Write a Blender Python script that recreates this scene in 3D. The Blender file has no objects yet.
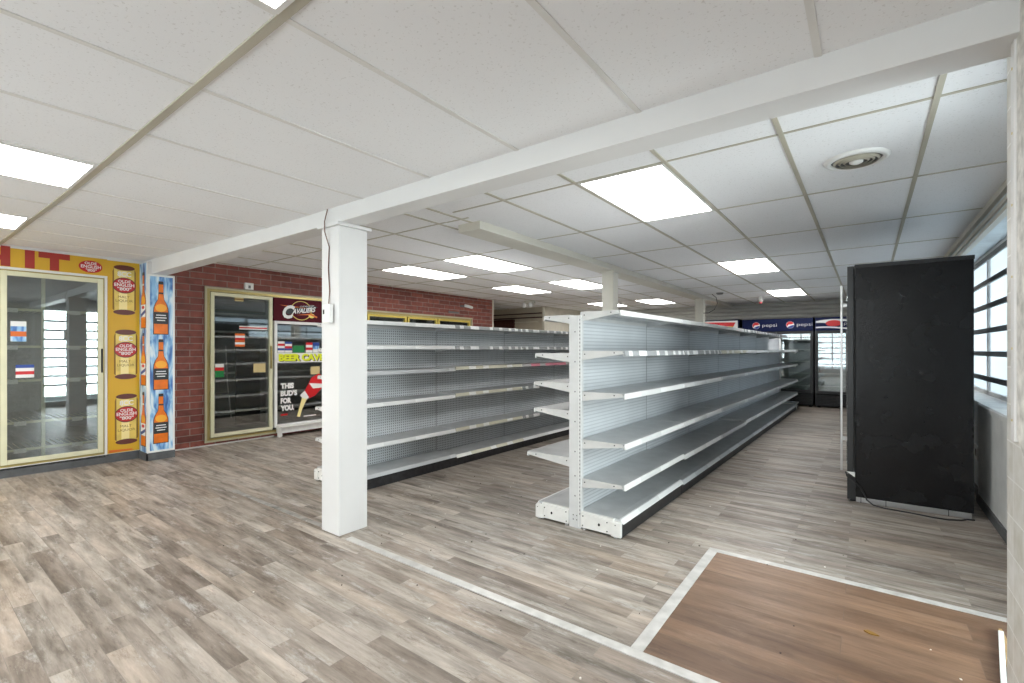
import bpy, bmesh, math, random
from mathutils import Vector, Matrix
random.seed(7)
PI = math.pi
SC = bpy.context.scene
COL = SC.collection

# ---------------------------------------------------------------- camera
cam_d = bpy.data.cameras.new('camera'); cam = bpy.data.objects.new('camera', cam_d); COL.objects.link(cam)
cam.location = (0, 0, 1.25); cam.rotation_euler = (PI/2, 0, 0.6438)
cam_d.sensor_width = 36; cam_d.lens = 474.2/1024*36
cam_d.shift_y = 8.1/1024; cam_d.clip_start = 0.02
SC.camera = cam
# ---------------------------------------------------------------- world, light, exposure
w = bpy.data.worlds.new('sky'); SC.world = w; w.use_nodes = True
bg = w.node_tree.nodes['Background']; bg.inputs[0].default_value = (0.86, 0.93, 1.0, 1); bg.inputs[1].default_value = 2.2
SC.view_settings.view_transform = 'Standard'; SC.view_settings.look = 'None'
SC.view_settings.gamma = 1; SC.view_settings.exposure = 0.19
SC.view_settings.use_curve_mapping = False
def area(name, loc, rot, sx, sy, power, color):
    l = bpy.data.lights.new(name, 'AREA'); l.shape = 'RECTANGLE'; l.size = sx; l.size_y = sy
    l.energy = power; l.color = color
    o = bpy.data.objects.new(name, l); COL.objects.link(o); o.location = loc; o.rotation_euler = rot
    return o
# daylight entering through the storefront glazing behind the camera, and the right-hand windows and door
area('daylight_front_window', (-3.2, -2.62, 1.25), (PI/2 + .45, 0, 0), 6.2, 1.75, 125, (0.95, 0.97, 1))
area('daylight_side_window', (1.40, 7.2, 1.5), (PI/2, 0, PI/2), 5.8, 1.5, 165, (0.90, 0.96, 1))
area('daylight_door', (1.25, 2.65, 1.2), (PI/2, 0, PI/2), 0.9, 2.0, 92, (0.95, 0.975, 1))
LIGHT_STRENGTH = 12.0

# ---------------------------------------------------------------- node materials
def new_mat(name):
    m = bpy.data.materials.new(name); m.use_nodes = True
    return m, m.node_tree.nodes, m.node_tree.links, m.node_tree.nodes['Principled BSDF']
def mat(name, col, rough=0.5, metal=0.0, noise=0.0, nscale=6.0, bump=0.0, spec=0.5, coat=0):
    m, N, L, b = new_mat(name)
    b.inputs['Base Color'].default_value = (*col, 1); b.inputs['Roughness'].default_value = rough
    b.inputs['Metallic'].default_value = metal; b.inputs['Specular IOR Level'].default_value = spec
    if coat: b.inputs['Coat Weight'].default_value = coat
    tc = N.new('ShaderNodeTexCoord')
    n = N.new('ShaderNodeTexNoise'); n.inputs['Scale'].default_value = nscale; n.inputs['Detail'].default_value = 5
    L.new(tc.outputs['Object'], n.inputs['Vector'])
    amt = max(noise, 0.02)
    r = N.new('ShaderNodeValToRGB')
    r.color_ramp.elements[0].position = .3; r.color_ramp.elements[1].position = .7
    r.color_ramp.elements[0].color = (*[c*(1-amt) for c in col], 1)
    r.color_ramp.elements[1].color = (*[min(1, c*(1+amt*.5)) for c in col], 1)
    L.new(n.outputs[0], r.inputs[0]); L.new(r.outputs[0], b.inputs['Base Color'])
    if bump:
        bm_ = N.new('ShaderNodeBump'); bm_.inputs['Strength'].default_value = bump; bm_.inputs['Distance'].default_value = .01
        L.new(n.outputs[0], bm_.inputs['Height']); L.new(bm_.outputs[0], b.inputs['Normal'])
    return m
def emit_mat(name, col, s):
    m, N, L, b = new_mat(name)
    b.inputs['Base Color'].default_value = (*col, 1)
    b.inputs['Emission Color'].default_value = (*col, 1); b.inputs['Emission Strength'].default_value = s
    return m
def math_node(N, L, op, a, b_=None, c=None):
    n = N.new('ShaderNodeMath'); n.operation = op
    for i, v in enumerate((a, b_, c)):
        if v is None: continue
        if isinstance(v, (int, float)): n.inputs[i].default_value = v
        else: L.new(v, n.inputs[i])
    return n.outputs[0]
def mix_rgb(N, L, kind, fac, a, b_):
    n = N.new('ShaderNodeMixRGB'); n.blend_type = kind
    for i, v in enumerate((fac, a, b_)):
        if isinstance(v, (int, float)): n.inputs[i].default_value = v
        elif isinstance(v, tuple): n.inputs[i].default_value = (*v, 1)
        else: L.new(v, n.inputs[i])
    return n.outputs[0]
def ramp(N, L, src, stops, interp='LINEAR'):
    r = N.new('ShaderNodeValToRGB'); e = r.color_ramp.elements; r.color_ramp.interpolation = interp
    e[0].position, e[0].color = stops[0][0], (*stops[0][1], 1)
    e[1].position, e[1].color = stops[-1][0], (*stops[-1][1], 1)
    for p, c in stops[1:-1]:
        x = e.new(p); x.color = (*c, 1)
    L.new(src, r.inputs[0]); return r.outputs[0]

def plank_mat(name, stops, w_, h_, mort, streak_lo, streak_hi, rough, wear=.8, pale=(.56, .55, .53)):
    m, N, L, b = new_mat(name)
    tc = N.new('ShaderNodeTexCoord')
    mp = N.new('ShaderNodeMapping'); L.new(tc.outputs['Object'], mp.inputs[0]); mp.inputs['Location'].default_value = (3.3, 0.04, 0)
    br = N.new('ShaderNodeTexBrick'); L.new(mp.outputs[0], br.inputs['Vector'])
    br.offset = .37; br.offset_frequency = 2; br.squash = 1
    br.inputs['Color1'].default_value = (0, 0, 0, 1); br.inputs['Color2'].default_value = (1, 1, 1, 1); br.inputs['Mortar'].default_value = (.5, .5, .5, 1)
    br.inputs['Scale'].default_value = 1; br.inputs['Mortar Size'].default_value = mort; br.inputs['Mortar Smooth'].default_value = .3
    br.inputs['Brick Width'].default_value = w_; br.inputs['Row Height'].default_value = h_
    # grain, shifted per plank
    off = N.new('ShaderNodeVectorMath'); off.operation = 'MULTIPLY'; L.new(br.outputs['Color'], off.inputs[0]); off.inputs[1].default_value = (17, 31, 7)
    add = N.new('ShaderNodeVectorMath'); add.operation = 'ADD'; L.new(tc.outputs['Object'], add.inputs[0]); L.new(off.outputs[0], add.inputs[1])
    def grain(sx, sy, det, rg=.6):
        g = N.new('ShaderNodeMapping'); g.inputs['Scale'].default_value = (sx, sy, 1); L.new(add.outputs[0], g.inputs[0])
        n = N.new('ShaderNodeTexNoise'); n.inputs['Scale'].default_value = 1; n.inputs['Detail'].default_value = det; n.inputs['Roughness'].default_value = rg
        L.new(g.outputs[0], n.inputs['Vector']); return n.outputs[0]
    g1 = grain(1.6, 11, 6, .65); g2 = grain(5, 60, 5, .7); g3 = grain(2.3, 5, 3)
    base = ramp(N, L, br.outputs['Color'], stops)
    st = ramp(N, L, g1, [(.3, streak_lo), (.5, (.5, .5, .5)), (.72, streak_hi)])
    c = mix_rgb(N, L, 'OVERLAY', .85, base, st)
    st2 = ramp(N, L, g2, [(.3, (.36, .36, .36)), (.7, (.62, .62, .62))])
    c = mix_rgb(N, L, 'OVERLAY', .55, c, st2)
    # smudges of wear across boards
    n4 = N.new('ShaderNodeTexNoise'); n4.inputs['Scale'].default_value = .9; n4.inputs['Detail'].default_value = 4; L.new(tc.outputs['Object'], n4.inputs['Vector'])
    wr = ramp(N, L, n4.outputs[0], [(.35, (.43, .43, .43)), (.65, (.56, .56, .56))])
    c = mix_rgb(N, L, 'OVERLAY', .8, c, wr)
    # dark worn knots and pale scuffed paint, a few to each board
    g4 = grain(4.2, 19, 9, .82); g5 = grain(3.4, 13, 8, .8)
    sp = ramp(N, L, g4, [(.54, (0, 0, 0)), (.66, (1, 1, 1))])
    c = mix_rgb(N, L, 'MULTIPLY', math_node(N, L, 'MULTIPLY', sp, wear), c, (.52, .47, .43))
    wp = ramp(N, L, g5, [(.54, (0, 0, 0)), (.68, (1, 1, 1))])
    c = mix_rgb(N, L, 'MIX', math_node(N, L, 'MULTIPLY', wp, wear*.6), c, pale)
    mo = math_node(N, L, 'MULTIPLY', br.outputs['Fac'], .35)
    c = mix_rgb(N, L, 'MIX', mo, c, (.10, .085, .075))
    L.new(c, b.inputs['Base Color'])
    rr = ramp(N, L, g1, [(.3, (rough+.1,)*3), (.7, (rough-.06,)*3)]); L.new(rr, b.inputs['Roughness'])
    bp = N.new('ShaderNodeBump'); bp.inputs['Strength'].default_value = .12; bp.inputs['Distance'].default_value = .004
    L.new(g2, bp.inputs['Height']); L.new(bp.outputs[0], b.inputs['Normal'])
    return m
def brick_mat():
    m, N, L, b = new_mat('red_brick')
    tc = N.new('ShaderNodeTexCoord'); s = N.new('ShaderNodeSeparateXYZ'); L.new(tc.outputs['Object'], s.inputs[0])
    c = N.new('ShaderNodeCombineXYZ'); L.new(math_node(N, L, 'ADD', s.outputs[1], s.outputs[0]), c.inputs[0]); L.new(s.outputs[2], c.inputs[1])
    br = N.new('ShaderNodeTexBrick'); L.new(c.outputs[0], br.inputs['Vector'])
    br.inputs['Color1'].default_value = (.17, .045, .035, 1); br.inputs['Color2'].default_value = (.30, .085, .06, 1); br.inputs['Mortar'].default_value = (.30, .23, .20, 1)
    br.inputs['Scale'].default_value = 1; br.inputs['Mortar Size'].default_value = .005; br.inputs['Brick Width'].default_value = .29; br.inputs['Row Height'].default_value = .083
    n = N.new('ShaderNodeTexNoise'); n.inputs['Scale'].default_value = 14; n.inputs['Detail'].default_value = 6; L.new(tc.outputs['Object'], n.inputs['Vector'])
    r = ramp(N, L, n.outputs[0], [(.3, (.35,)*3), (.7, (.62,)*3)])
    L.new(mix_rgb(N, L, 'OVERLAY', .7, br.outputs[0], r), b.inputs['Base Color'])
    b.inputs['Roughness'].default_value = .6
    bp = N.new('ShaderNodeBump'); bp.inputs['Strength'].default_value = .5; bp.inputs['Distance'].default_value = .008; bp.invert = True
    L.new(br.outputs['Fac'], bp.inputs['Height']); L.new(bp.outputs[0], b.inputs['Normal'])
    return m
def ceiling_mat():
    m, N, L, b = new_mat('acoustic_tile')
    tc = N.new('ShaderNodeTexCoord')
    v = N.new('ShaderNodeTexNoise'); v.inputs['Scale'].default_value = 95; v.inputs['Detail'].default_value = 3; L.new(tc.outputs['Object'], v.inputs['Vector'])
    mk = N.new('ShaderNodeTexNoise'); mk.inputs['Scale'].default_value = 30; mk.inputs['Detail'].default_value = 2; L.new(tc.outputs['Object'], mk.inputs['Vector'])
    pit = math_node(N, L, 'MULTIPLY', math_node(N, L, 'GREATER_THAN', v.outputs[0], .635), math_node(N, L, 'GREATER_THAN', mk.outputs[0], .44))
    n = N.new('ShaderNodeTexNoise'); n.inputs['Scale'].default_value = .7; n.inputs['Detail'].default_value = 3; L.new(tc.outputs['Object'], n.inputs['Vector'])
    base = ramp(N, L, n.outputs[0], [(.3, (.81, .815, .83)), (.7, (.86, .865, .88))])
    c = mix_rgb(N, L, 'MIX', math_node(N, L, 'MULTIPLY', pit, .24), base, (.33, .31, .28))
    L.new(c, b.inputs['Base Color']); b.inputs['Roughness'].default_value = .9; b.inputs['Specular IOR Level'].default_value = .2
    return m
def peg_mat(name, col, hole, pitch_y, pitch_z, rad, dark, slit=False):
    # rows of pegboard holes over local (y, z)
    m, N, L, b = new_mat(name)
    tc = N.new('ShaderNodeTexCoord'); s = N.new('ShaderNodeSeparateXYZ'); L.new(tc.outputs['Object'], s.inputs[0])
    def cell(src, p):
        f = math_node(N, L, 'FRACT', math_node(N, L, 'MULTIPLY', src, 1/p))
        return math_node(N, L, 'MULTIPLY', math_node(N, L, 'SUBTRACT', f, .5), p)
    cy, cz = cell(s.outputs[1], pitch_y), cell(s.outputs[2], pitch_z)
    if slit:
        d = math_node(N, L, 'ABSOLUTE', cz)
    else:
        d = math_node(N, L, 'SQRT', math_node(N, L, 'ADD', math_node(N, L, 'MULTIPLY', cy, cy), math_node(N, L, 'MULTIPLY', cz, cz)))
    h = math_node(N, L, 'MULTIPLY', math_node(N, L, 'LESS_THAN', d, rad), dark)
    n = N.new('ShaderNodeTexNoise'); n.inputs['Scale'].default_value = 3; n.inputs['Detail'].default_value = 5; L.new(tc.outputs['Object'], n.inputs['Vector'])
    base = ramp(N, L, n.outputs[0], [(.3, tuple(c*.9 for c in col)), (.7, col)])
    L.new(mix_rgb(N, L, 'MIX', h, base, hole), b.inputs['Base Color']); b.inputs['Roughness'].default_value = .45
    return m
def rail_mat(name, base, label, scale, thresh, seed=0):
    # shelf-edge strip with paper price labels along local y
    m, N, L, b = new_mat(name)
    tc = N.new('ShaderNodeTexCoord'); s = N.new('ShaderNodeSeparateXYZ'); L.new(tc.outputs['Object'], s.inputs[0])
    v = N.new('ShaderNodeTexVoronoi'); v.voronoi_dimensions = '1D'; v.inputs['Scale'].default_value = scale
    L.new(math_node(N, L, 'ADD', s.outputs[1], seed), v.inputs['W'])
    sp = N.new('ShaderNodeSeparateColor'); L.new(v.outputs['Color'], sp.inputs[0])
    f = math_node(N, L, 'GREATER_THAN', sp.outputs[0], thresh)
    tint = mix_rgb(N, L, 'MIX', sp.outputs[1], label, tuple(min(1, c*1.12) for c in label))
    L.new(mix_rgb(N, L, 'MIX', f, base, tint), b.inputs['Base Color']); b.inputs['Roughness'].default_value = .35
    return m
def glass_mat(name, refl=.22, tint=(.93, .97, .96)):
    m, N, L, b = new_mat(name)
    N.remove(b); out = N['Material Output']
    t = N.new('ShaderNodeBsdfTransparent'); t.inputs[0].default_value = (*tint, 1)
    g = N.new('ShaderNodeBsdfGlossy'); g.inputs['Roughness'].default_value = .02; g.inputs[0].default_value = (.95, .97, 1, 1)
    fr = N.new('ShaderNodeFresnel'); fr.inputs[0].default_value = 1.5
    f = math_node(N, L, 'MINIMUM', math_node(N, L, 'ADD', math_node(N, L, 'MULTIPLY', fr.outputs[0], 1.0), refl), 1.0)
    mx = N.new('ShaderNodeMixShader'); L.new(f, mx.inputs[0]); L.new(t.outputs[0], mx.inputs[1]); L.new(g.outputs[0], mx.inputs[2])
    L.new(mx.outputs[0], out.inputs[0]); return m
def film_mat():
    m, N, L, b = new_mat('white_window_film'); N.remove(b); out = N['Material Output']
    t = N.new('ShaderNodeBsdfTranslucent'); t.inputs[0].default_value = (.66, .70, .72, 1)
    d = N.new('ShaderNodeBsdfDiffuse'); d.inputs[0].default_value = (.62, .68, .71, 1)
    mx = N.new('ShaderNodeMixShader'); mx.inputs[0].default_value = .45; L.new(t.outputs[0], mx.inputs[1]); L.new(d.outputs[0], mx.inputs[2]); L.new(mx.outputs[0], out.inputs[0])
    return m
def tile_mat():
    m, N, L, b = new_mat('glazed_wall_tile')
    tc = N.new('ShaderNodeTexCoord'); s = N.new('ShaderNodeSeparateXYZ'); L.new(tc.outputs['Object'], s.inputs[0])
    c = N.new('ShaderNodeCombineXYZ'); L.new(math_node(N, L, 'ADD', s.outputs[1], s.outputs[0]), c.inputs[0]); L.new(s.outputs[2], c.inputs[1])
    br = N.new('ShaderNodeTexBrick'); br.offset = 0; L.new(c.outputs[0], br.inputs['Vector'])
    br.inputs['Color1'].default_value = (.60, .59, .55, 1); br.inputs['Color2'].default_value = (.68, .67, .64, 1); br.inputs['Mortar'].default_value = (.80, .80, .78, 1)
    br.inputs['Scale'].default_value = 1; br.inputs['Mortar Size'].default_value = .0025; br.inputs['Brick Width'].default_value = .109; br.inputs['Row Height'].default_value = .109
    n = N.new('ShaderNodeTexNoise'); n.inputs['Scale'].default_value = 22; n.inputs['Detail'].default_value = 6; L.new(tc.outputs['Object'], n.inputs['Vector'])
    r = ramp(N, L, n.outputs[0], [(.35, (.36, .35, .33)), (.6, (.55,)*3)])
    L.new(mix_rgb(N, L, 'OVERLAY', .7, br.outputs[0], r), b.inputs['Base Color']); b.inputs['Roughness'].default_value = .35
    return m
def splash_mat():
    m, N, L, b = new_mat('blue_splash_print')
    tc = N.new('ShaderNodeTexCoord'); mp = N.new('ShaderNodeMapping'); mp.inputs['Scale'].default_value = (14, 14, 3.2); L.new(tc.outputs['Object'], mp.inputs[0])
    n = N.new('ShaderNodeTexNoise'); n.inputs['Scale'].default_value = 1; n.inputs['Detail'].default_value = 3; n.inputs['Distortion'].default_value = .6; L.new(mp.outputs[0], n.inputs['Vector'])
    c = ramp(N, L, n.outputs[0], [(.30, (.02, .05, .22)), (.43, (.08, .22, .55)), (.52, (.30, .55, .80)), (.62, (.72, .83, .90))])
    L.new(c, b.inputs['Base Color']); b.inputs['Roughness'].default_value = .3; return m

M = {}
M['floor'] = plank_mat('weathered_plank_floor', [(0, (.235, .19, .155)), (.35, (.30, .257, .218)), (.7, (.38, .337, .292)), (1, (.34, .275, .22))], .80, .085, .0012, (.14, .125, .11), (.84, .84, .85), .42, 1.0, (.60, .59, .57))
M['brown'] = plank_mat('brown_plank_floor', [(0, (.14, .08, .048)), (.5, (.19, .112, .068)), (1, (.235, .142, .088))], 1.22, .15, .0014, (.30, .27, .26), (.66, .64, .62), .42, .55, (.36, .25, .18))
M['brick'] = brick_mat()
M['tile'] = ceiling_mat()
M['walltile'] = tile_mat()
M['grid'] = mat('aged_ceiling_grid', (.47, .44, .36), .5, noise=.12, nscale=3)
M['grid_white'] = mat('white_ceiling_grid', (.72, .71, .69), .5, noise=.05)
M['white'] = mat('white_paint', (.715, .71, .705), .45, noise=.05, nscale=2.5)
M['beam2'] = mat('cream_paint', (.62, .60, .53), .5, noise=.06, nscale=2.5)
M['plaster'] = mat('flaking_white_plaster', (.68, .665, .63), .7, noise=.35, nscale=26, bump=.4)
M['cream_wall'] = mat('cream_wall_paint', (.70, .66, .56), .6, noise=.08)
M['tan_wall'] = mat('tan_wall_paint', (.58, .51, .40), .6, noise=.08)
M['darkred'] = mat('dark_red_panel', (.06, .012, .010), .5, noise=.1)
M['baseboard'] = mat('dark_rubber_base', (.10, .105, .11), .5, noise=.25, nscale=12)
M['black'] = mat('black_enamel', (.014, .014, .015), .33, noise=.25, nscale=3, bump=.03)
M['black_side'] = mat('black_textured_enamel', (.006, .006, .007), .26, noise=.35, nscale=45, bump=.10, spec=.3)
def vary_rough(m, lo, hi, sc):
    N, L = m.node_tree.nodes, m.node_tree.links
    n = N.new('ShaderNodeTexNoise'); n.inputs['Scale'].default_value = sc; n.inputs['Detail'].default_value = 4
    tc = N.new('ShaderNodeTexCoord'); L.new(tc.outputs['Object'], n.inputs['Vector'])
    L.new(ramp(N, L, n.outputs[0], [(.35, (lo,)*3), (.65, (hi,)*3)]), N['Principled BSDF'].inputs['Roughness'])
vary_rough(M['black_side'], .20, .30, 5)
M['kick'] = mat('black_kick_plate', (.022, .022, .024), .45, noise=.6, nscale=25)
M['dark_in'] = mat('dark_cooler_interior', (.13, .14, .135), .5, noise=.2)
M['grey_in'] = mat('grey_cooler_interior', (.30, .32, .32), .4, noise=.15)
M['shelf'] = mat('grey_shelf_metal', (.50, .51, .515), .36, noise=.14, nscale=7)
M['shelf_white'] = mat('offwhite_shelf_metal', (.62, .615, .60), .38, noise=.1, nscale=9)
M['upright'] = mat('white_upright_metal', (.66, .66, .655), .4, noise=.08, nscale=9)
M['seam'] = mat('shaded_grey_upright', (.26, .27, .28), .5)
M['endcover'] = mat('white_end_cover', (.80, .79, .76), .4, noise=.08, nscale=14)
M['holes'] = mat('dark_hole', (.01, .01, .01), .8)
M['slot'] = mat('slot_shadow_grey', (.16, .16, .16), .8)
M['panel_line'] = peg_mat('slotted_back_panel', (.70, .725, .75), (.40, .42, .45), .0254, .0254, .0042, .55, slit=True)
M['panel_peg'] = peg_mat('pegboard_back_panel', (.66, .69, .71), (.08, .085, .09), .0254, .0254, .0058, .95)
M['slit_edge'] = peg_mat('slit_edge_metal', (.16, .16, .16), (.66, .66, .655), .5, .0265, .007, 1.0, slit=True)
M['rail_white'] = rail_mat('white_price_strip', (.74, .74, .73), (.82, .82, .81), 3, .45)
M['rail_labels'] = rail_mat('labelled_price_strip', (.36, .37, .38), (.85, .85, .84), 16, .42, 3.3)
M['rail_grey'] = rail_mat('grey_price_strip', (.50, .51, .52), (.60, .61, .61), 2.2, .6, 1.7)
M['rail_yellow'] = rail_mat('yellowed_price_strip', (.70, .67, .54), (.82, .82, .78), 9, .55, 5.1)
M['rail_pink'] = rail_mat('pink_sticker_strip', (.62, .60, .60), (.75, .25, .32), 9, .45, 8.8)
M['gold'] = mat('brushed_gold_frame', (.42, .34, .13), .32, metal=.55, noise=.1)
M['gold_bright'] = mat('yellow_gold_frame', (.62, .48, .09), .35, metal=.25, noise=.08)
M['cream'] = mat('cream_door_frame', (.76, .74, .52), .35, noise=.06)
M['glass'] = glass_mat('cooler_glass', .11, (.84, .88, .86))
M['glass_clear'] = glass_mat('window_glass', .0)
M['film'] = film_mat()
M['alu'] = mat('aluminium', (.55, .55, .55), .3, metal=.8, noise=.1)
M['yellow'] = mat('golden_yellow_print', (.72, .42, .018), .35, noise=.10, nscale=1.3)
M['redprint'] = mat('dark_red_print', (.38, .022, .012), .35)
M['can_gold'] = mat('can_gold_print', (.80, .60, .13), .3, noise=.2, nscale=10)
M['can_light'] = mat('can_highlight_print', (.93, .80, .36), .3)
M['can_dark'] = mat('can_rim_print', (.12, .02, .012), .3)
M['can_red'] = mat('can_badge_red', (.50, .012, .014), .3)
M['paper'] = mat('white_print', (.85, .85, .84), .5)
M['brownprint'] = mat('brown_print', (.25, .13, .02), .5)
M['splash'] = splash_mat()
M['bottle'] = mat('orange_bottle_print', (.86, .19, .006), .3, noise=.2, nscale=9)
M['bottle_hi'] = mat('amber_bottle_print', (.93, .42, .03), .3)
M['bottle_dark'] = mat('dark_outline_print', (.05, .012, .01), .4)
M['label_dark'] = mat('dark_label_print', (.02, .025, .03), .4)
M['blue'] = mat('deep_blue_print', (.02, .06, .30), .35)
M['navy'] = mat('navy_header_print', (.006, .012, .06), .5, spec=.15)
M['red'] = mat('bright_red', (.65, .015, .02), .35)
M['orange'] = mat('orange_print', (.75, .16, .02), .4)
M['green'] = mat('green_print', (.01, .20, .05), .4)
M['neon'] = mat('neon_yellow_print', (.80, .85, .02), .4)
M['maroon'] = mat('maroon_print', (.085, .006, .014), .6, spec=.15)
M['kraft'] = mat('manila_paper', (.62, .50, .24), .6)
M['shutter'] = mat('grey_corrugated_steel', (.52, .51, .48), .4, metal=.1, noise=.1, nscale=2)
M['diffuser'] = emit_mat('lit_diffuser', (1, .99, .97), LIGHT_STRENGTH)
M['alarm'] = mat('pink_alarm_lens', (.7, .12, .14), .2)
M['cable'] = mat('black_cable', (.012, .012, .012), .45)
M['wire_red'] = mat('brown_wire', (.12, .04, .02), .5)
M['plastic'] = mat('white_plastic', (.82, .82, .80), .35)
M['barsteel'] = mat('blue_grey_bar_steel', (.055, .065, .075), .4, noise=.15)
M['panel_blue'] = mat('pale_mottled_wall', (.58, .65, .68), .4, noise=.25, nscale=4)
M['sill'] = mat('light_grey_sill', (.72, .72, .70), .4, noise=.15, nscale=6)
M['strip'] = mat('aluminium_floor_strip', (.60, .585, .56), .38, metal=.15, noise=.2, nscale=14)
M['asphalt'] = mat('outside_paving', (.28, .28, .27), .8, noise=.2)
M['wood'] = mat('raw_wood', (.50, .33, .15), .6, noise=.2)
M['chip'] = mat('pale_debris', (.75, .72, .66), .7)
M['dark_chip'] = mat('dark_debris', (.06, .04, .03), .7)

# ---------------------------------------------------------------- geometry helpers
class MB:
    def __init__(s): s.v = []; s.f = []
    def box(s, a, b):
        x0, y0, z0 = [min(p, q) for p, q in zip(a, b)]; x1, y1, z1 = [max(p, q) for p, q in zip(a, b)]
        n = len(s.v)
        s.v += [(x0, y0, z0), (x1, y0, z0), (x1, y1, z0), (x0, y1, z0), (x0, y0, z1), (x1, y0, z1), (x1, y1, z1), (x0, y1, z1)]
        s.f += [tuple(n+i for i in q) for q in ((0, 3, 2, 1), (4, 5, 6, 7), (0, 1, 5, 4), (1, 2, 6, 5), (2, 3, 7, 6), (3, 0, 4, 7))]
        return s
    def frame(s, ax, lo, hi, a0, a1, b0, b1, f):
        # picture-frame of four bars without overlaps; ax = normal axis of the frame, (a, b) the other two in order
        for p, q, r_, t in ((a0, a0+f, b0, b1), (a1-f, a1, b0, b1), (a0+f, a1-f, b0, b0+f), (a0+f, a1-f, b1-f, b1)):
            if ax == 'x': s.box((lo, p, r_), (hi, q, t))
            elif ax == 'y': s.box((p, lo, r_), (q, hi, t))
            else: s.box((p, r_, lo), (q, t, hi))
        return s
    def prism(s, pts, d):
        n = len(s.v); k = len(pts); d = Vector(d)
        s.v += [tuple(p) for p in pts] + [tuple(Vector(p)+d) for p in pts]
        s.f += [tuple(n+i for i in range(k))[::-1], tuple(n+k+i for i in range(k))]
        s.f += [(n+i, n+(i+1) % k, n+k+(i+1) % k, n+k+i) for i in range(k)]
        return s
    def tube(s, pts, r, k=8, cap=True):
        pts = [Vector(p) for p in pts]; n = len(s.v); up0 = None
        for i, p in enumerate(pts):
            t = (pts[min(i+1, len(pts)-1)] - pts[max(i-1, 0)]).normalized()
            a = Vector((0, 0, 1)) if abs(t.z) < .9 else Vector((1, 0, 0))
            u = t.cross(a).normalized(); v = t.cross(u)
            for j in range(k):
                q = 2*PI*j/k; s.v.append(tuple(p + u*math.cos(q)*r + v*math.sin(q)*r))
        for i in range(len(pts)-1):
            for j in range(k):
                s.f.append((n+i*k+j, n+i*k+(j+1) % k, n+(i+1)*k+(j+1) % k, n+(i+1)*k+j))
        if cap:
            s.f.append(tuple(n+j for j in range(k))[::-1]); m = n+(len(pts)-1)*k; s.f.append(tuple(m+j for j in range(k)))
        return s
    def lathe(s, prof, c=(0, 0, 0), k=32):       # profile of (r, z)
        n = len(s.v)
        for r, z in prof:
            for j in range(k):
                q = 2*PI*j/k; s.v.append((c[0]+r*math.cos(q), c[1]+r*math.sin(q), c[2]+z))
        for i in range(len(prof)-1):
            for j in range(k):
                s.f.append((n+i*k+j, n+i*k+(j+1) % k, n+(i+1)*k+(j+1) % k, n+(i+1)*k+j))
        return s
def rootloc(p):
    while p.parent: p = p.parent
    return p.location if p.type == 'EMPTY' else Vector((0, 0, 0))
def build(mb, name, m, parent=None, bevel=0, local=False, label=None, smooth=False):
    me = bpy.data.meshes.new(name)
    off = Vector((0, 0, 0)) if (parent is None or local) else rootloc(parent)
    me.from_pydata([tuple(Vector(v)-off) for v in mb.v], [], mb.f)
    bm = bmesh.new(); bm.from_mesh(me); bmesh.ops.recalc_face_normals(bm, faces=bm.faces); bm.to_mesh(me); bm.free()
    me.materials.append(M[m] if isinstance(m, str) else m)
    if smooth:
        for p in me.polygons: p.use_smooth = True
    o = bpy.data.objects.new(name, me); COL.objects.link(o)
    if parent: o.parent = parent
    if bevel:
        b = o.modifiers.new('bevel', 'BEVEL'); b.width = bevel; b.segments = 2; b.limit_method = 'ANGLE'
    if label: o['label'] = label
    return o
def bx(a, b): return MB().box(a, b)
def thing(name, label, cat, loc=(0, 0, 0), rz=0, group=None):
    o = bpy.data.objects.new(name, None); COL.objects.link(o); o.empty_display_size = .1
    o.location = loc; o.rotation_euler = (0, 0, rz); o['label'] = label; o['category'] = cat
    if group: o['group'] = group
    return o
def tag(o, label, cat, group=None):
    o['label'] = label; o['category'] = cat
    if group: o['group'] = group
    return o
def struct(name, mb, m, bevel=0, parent=None):
    o = build(mb, name, m, parent, bevel)
    if parent is None: o['kind'] = 'structure'
    return o
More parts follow.
